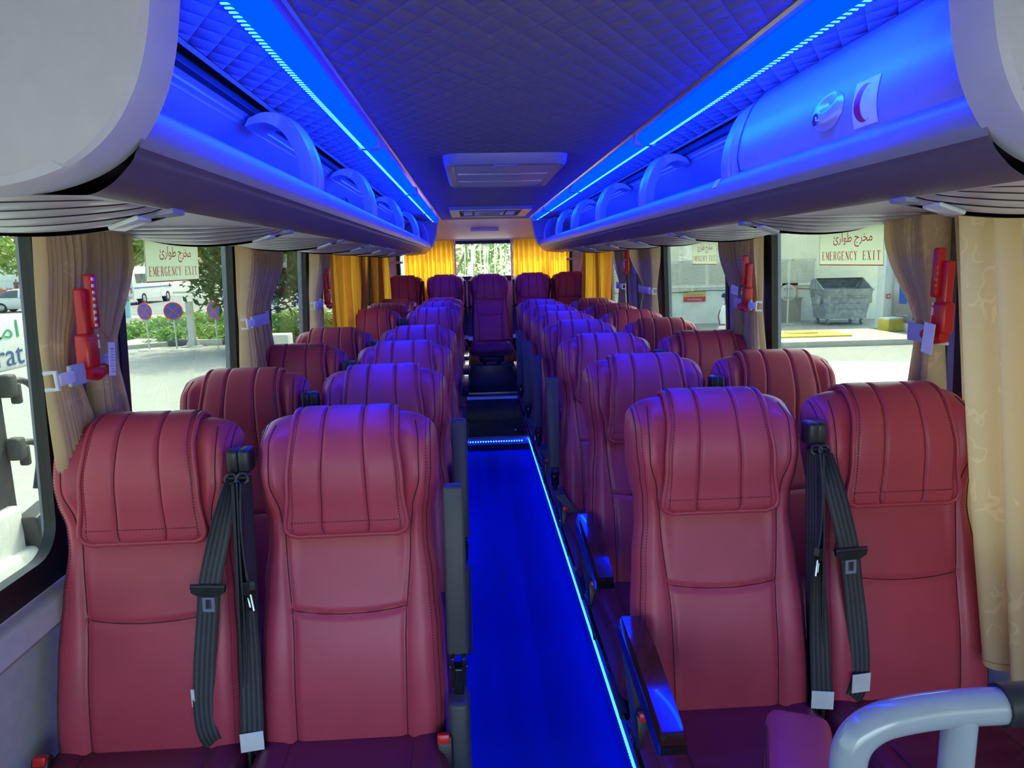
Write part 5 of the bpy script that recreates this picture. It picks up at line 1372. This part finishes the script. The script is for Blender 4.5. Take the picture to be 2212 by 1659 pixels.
for z in (.05, .55, 1.05, 1.5): g.box(-.35, .35, -.6, .6, z, z + .03)
for yy in (-.6, 0, .58):
    for xx in (-.35, .33): g.box(xx, xx + .03, yy, yy + .03, 0, 1.55)
for k in range(24): g.box(-.352, -.346, -.6 + k * .05, -.595 + k * .05, .05, 1.0)
obj('cage_frame', g, M_LEAF_ if False else M_POLE, t)
g = G(); g.box(-.37, -.355, -.25, .15, .95, 1.5); nn = obj('notice', g, M_SIGNW, t); g = G()
for k in range(6): g.box(-.375, -.37, -.2, .10, 1.06 + k * .065, 1.09 + k * .065)
obj('notice_print', g, M_SRED, nn)
for yy in (-.38, 0, .38): g = G(); g.cyl((0, yy, .08), (0, yy, .72), .15, None, 16); g.cyl((0, yy, .72), (0, yy, .86), .10, .05, 12); obj('gas_bottle', g, M_TEAL, t)
# raised slab with yellow covers
g = G(); g.box(7.4, 12.2, 18.6, 21.6, GZ, -.70); struct('road_slab', g, M_CONC)
g = G(); g.box(8.3, 10.6, 19.6, 20.9, -.70, -.655); g.box(9.1, 9.9, 20.2, 20.7, -.655, -.62); tag(obj('manhole_cover', g, M_YEL), 'yellow tank cover on the raised slab in the yard', 'cover')

# ---------------------------------------------------------------- people
def skin_body(name, joints, edges, mat, parent):
    me = bpy.data.meshes.new(name); me.from_pydata([j[:3] for j in joints], edges, []); me.materials.append(mat)
    o = bpy.data.objects.new(name, me); COL.objects.link(o)
    m = o.modifiers.new('skin', 'SKIN'); m.use_smooth_shade = True; m.branch_smoothing = .6
    for i, j in enumerate(joints):
        r = j[3]; me.skin_vertices[0].data[i].radius = (r, r if len(j) < 5 else j[4])
    me.skin_vertices[0].data[0].use_root = True
    o.modifiers.new('sub', 'SUBSURF').levels = 1; o.modifiers['sub'].render_levels = 1
    bpy.context.view_layer.update(); dg = bpy.context.evaluated_depsgraph_get()
    bk = bpy.data.meshes.new_from_object(o.evaluated_get(dg)); bpy.data.objects.remove(o)
    for p in bk.polygons: p.use_smooth = True
    return bk
def person(lab, x, y, rz, shirt, bag=False, hips=.95):
    t = thing('person', lab, 'person', (x, y, GZ), rz)
    J = [(0, 0, .95, .13, .10), (0, 0, 1.12, .125, .095), (0, -.005, 1.30, .15, .10), (0, .0, 1.44, .10, .075), (0, -.01, 1.50, .055), (0, -.02, 1.56, .060), (0, -.025, 1.63, .078, .095), (0, -.02, 1.71, .066, .085),
         (.10, 0, .88, .085), (.11, -.01, .50, .060), (.11, .03, .10, .042), (.115, -.12, .035, .038),
         (-.10, 0, .88, .085), (-.11, -.03, .50, .060), (-.11, .04, .10, .042), (-.115, -.10, .035, .038),
         (.19, .0, 1.41, .055), (.25, .02, 1.14, .042), (.24, -.14, .95, .033), (.235, -.20, .89, .030, .016), (.235, -.25, .85, .012),
         (-.19, .0, 1.41, .055), (-.25, .03, 1.14, .042), (-.26, -.03, .90, .033), (-.26, -.05, .83, .030, .016), (-.26, -.06, .77, .012)]
    E_ = [(0, 1), (1, 2), (2, 3), (3, 4), (4, 5), (5, 6), (6, 7), (0, 8), (8, 9), (9, 10), (10, 11), (0, 12), (12, 13), (13, 14), (14, 15), (3, 16), (16, 17), (17, 18), (18, 19), (19, 20), (3, 21), (21, 22), (22, 23), (23, 24), (24, 25)]
    bk = skin_body('body', J, E_, M_SKIN, t)
    # face, ears and fingers belong to the same body mesh
    ex = G()
    ex.ball((0, -.118, 1.625), (.012, .020, .022), 8, 6); ex.ball((.078, -.02, 1.63), (.012, .02, .03), 8, 6); ex.ball((-.078, -.02, 1.63), (.012, .02, .03), 8, 6); ex.ball((0, -.10, 1.585), (.022, .012, .007), 8, 6)
    for sx in (-1, 1): ex.ball((sx * .03, -.105, 1.655), (.012, .008, .008), 8, 6)
    for bx, by, bz, dy, dz in ((.235, -.20, .89, -.6, -.8), (-.26, -.05, .83, -.15, -1)):
        for k in range(4):
            l = (.060, .072, .068, .052)[k]; xo = bx + (k - 1.5) * .014
            ex.tube([(xo, by + dy * .03, bz + dz * .03), (xo, by + dy * (.03 + l * .6), bz + dz * (.03 + l * .6)), (xo, by + dy * (.03 + l * .9) + .012, bz + dz * (.03 + l))], [.008, .0075, .006], 6)
        ex.tube([(bx - math.copysign(.022, bx), by - .005, bz), (bx - math.copysign(.045, bx), by - .03, bz - .02), (bx - math.copysign(.045, bx), by - .045, bz - .045)], [.009, .008, .006], 6)
    bm = bmesh.new(); bm.from_mesh(bk); me2 = mesh('x', ex, M_SKIN, 60); bm.from_mesh(me2); bm.to_mesh(bk); bm.free()
    bk.polygons.foreach_set('use_smooth', [True] * len(bk.polygons)); link('body', bk, t)
    h = G(); h.grid(lambda u, v: (.086 * math.sin(v * 1.75) * math.cos(2 * PI * u), -.012 + .105 * math.sin(v * 1.75) * math.sin(2 * PI * u) + .012, 1.665 + .098 * math.cos(v * 1.75) - (.0 if math.sin(2 * PI * u) > -.4 else -.03 * v)), 24, 10); obj('hair', h, M_HAIR, t)
    s = G()
    s.grid(lambda u, v: (interp([(0, .175), (.4, .165), (.75, .205), (.92, .17), (1, .07)], v) * math.cos(2 * PI * u), interp([(0, .125), (.5, .13), (.85, .115), (1, .065)], v) * math.sin(2 * PI * u), lerp(.90, 1.50, v)), 28, 16, closeu=True)
    for sx in (-1, 1):
        arm = [(sx * .15, .0, 1.43), (sx * .21, .005, 1.36), (sx * .245, .018, 1.20), (sx * .25, .02, 1.14)]; s.tube(arm, [.075, .078, .066, .062], 14, 0, False)
    obj('shirt', s, shirt, t, 60)
    p = G()
    for sx in (-1, 1):
        sy = -.01 if sx > 0 else -.03; p.tube([(sx * .085, 0, .97), (sx * .105, 0, .82), (sx * .11, sy, .50), (sx * .112, .03, .12)], [.125, .115, .085, .07], 16)
        p.rbox((sx * .113, -.05, .045), (.095, .27, .09), .035)
    obj('trousers', p, M_TROUSER if bag else shirt, t, 60)
    if bag:
        b = thing('shoulder_bag', 'striped pastel shoulder bag carried by the person outside', 'bag', (x, y, GZ), rz); b['group'] = 'carried things'
        def mk_stripe():
            n = NT('striped_cloth'); w = n.n('ShaderNodeTexWave'); w.inputs['Scale'].default_value = 9; n.l(n.coord(), w.inputs['Vector'])
            return n.done(n.bsdf(n.ramp(w.outputs['Color'], [(0, (.75, .78, .62)), (.35, (.55, .72, .70)), (.7, (.62, .50, .68)), (1, (.80, .80, .75))]), .8).outputs[0])
        g = G(); g.rbox((-.30, -.06, .90), (.16, .34, .40), .06, 4); obj('bag_body', g, mk_stripe(), b)
        g = G(); g.tube(catmull([(-.30, .06, 1.08), (-.20, .12, 1.30), (.06, .06, 1.50), (.13, -.03, 1.46), (.02, -.13, 1.28), (-.20, -.15, 1.12), (-.28, -.12, 1.06)], 6), .012, 6); obj('strap', g, M_TROUSER, b)
person('person in a white shirt walking right with a striped shoulder bag', 4.98, 14.2, math.radians(62), M_SHIRT, True)
person('distant person in maroon clothes walking beside the red bushes', -53.2, 86.5, .3, M_MAROON)

# ================================================================== light, camera
wd = bpy.data.worlds.new('World'); scn.world = wd; wd.use_nodes = True; nt = wd.node_tree; nt.nodes.clear()
wo = nt.nodes.new('ShaderNodeOutputWorld'); bg = nt.nodes.new('ShaderNodeBackground'); sky = nt.nodes.new('ShaderNodeTexSky')
sky.sky_type = 'NISHITA'; sky.sun_disc = False; sky.sun_elevation = math.radians(58); sky.sun_rotation = math.radians(15); sky.dust_density = 3.0; sky.air_density = 1.0
nt.links.new(sky.outputs[0], bg.inputs[0]); bg.inputs[1].default_value = 1.25; nt.links.new(bg.outputs[0], wo.inputs[0])
sl = bpy.data.lights.new('sun', 'SUN'); sl.energy = 8.5; sl.angle = math.radians(1.0); sl.color = (1, .95, .86)
so = bpy.data.objects.new('sun', sl); COL.objects.link(so)
d = Vector((.20, .75, 1.05)).normalized()      # towards the sun: high, over the rear of the coach
so.rotation_euler = d.to_track_quat('Z', 'Y').to_euler(); so.location = d * 30

def add_camera():
    f, cx, cy = 1534.0, 1106.0, 829.5
    dY = Vector(((1020 - cx) / f, (568 - cy) / f, 1)).normalized()
    r = math.radians(1.8); x, y = math.cos(r), -math.sin(r); z = -(x * dY.x + y * dY.y) / dY.z
    dX = Vector((x, y, z)).normalized(); dZ = dX.cross(dY)
    if dZ.y > 0: dZ = -dZ
    # rows: the coach axes in camera terms (x right, y down, z ahead) -> camera axes in coach terms
    right = Vector((dX.x, dY.x, dZ.x)); down = Vector((dX.y, dY.y, dZ.y)); ahead = Vector((dX.z, dY.z, dZ.z))
    M = Matrix((right, -down, -ahead)).transposed().to_4x4(); M.translation = Vector((-.14, 0, 1.60))
    cd = bpy.data.cameras.new('camera'); cd.sensor_fit = 'HORIZONTAL'; cd.sensor_width = 36; cd.lens = f * 36 / 2212; cd.clip_start = .02; cd.clip_end = 500
    co = bpy.data.objects.new('camera', cd); COL.objects.link(co); co.matrix_world = M; scn.camera = co
add_camera()
vs = scn.view_settings; vs.view_transform = 'Standard'; vs.look = 'None'; vs.exposure = 0.64; vs.gamma = 1.0; vs.use_curve_mapping = False
cy_ = scn.cycles; cy_.max_bounces = 8; cy_.diffuse_bounces = 4; cy_.glossy_bounces = 3; cy_.transmission_bounces = 6; cy_.transparent_max_bounces = 14
cy_.sample_clamp_indirect = 6; cy_.use_adaptive_sampling = True; cy_.adaptive_threshold = .03; cy_.use_denoising = True
cy_.caustics_reflective = False; cy_.caustics_refractive = False
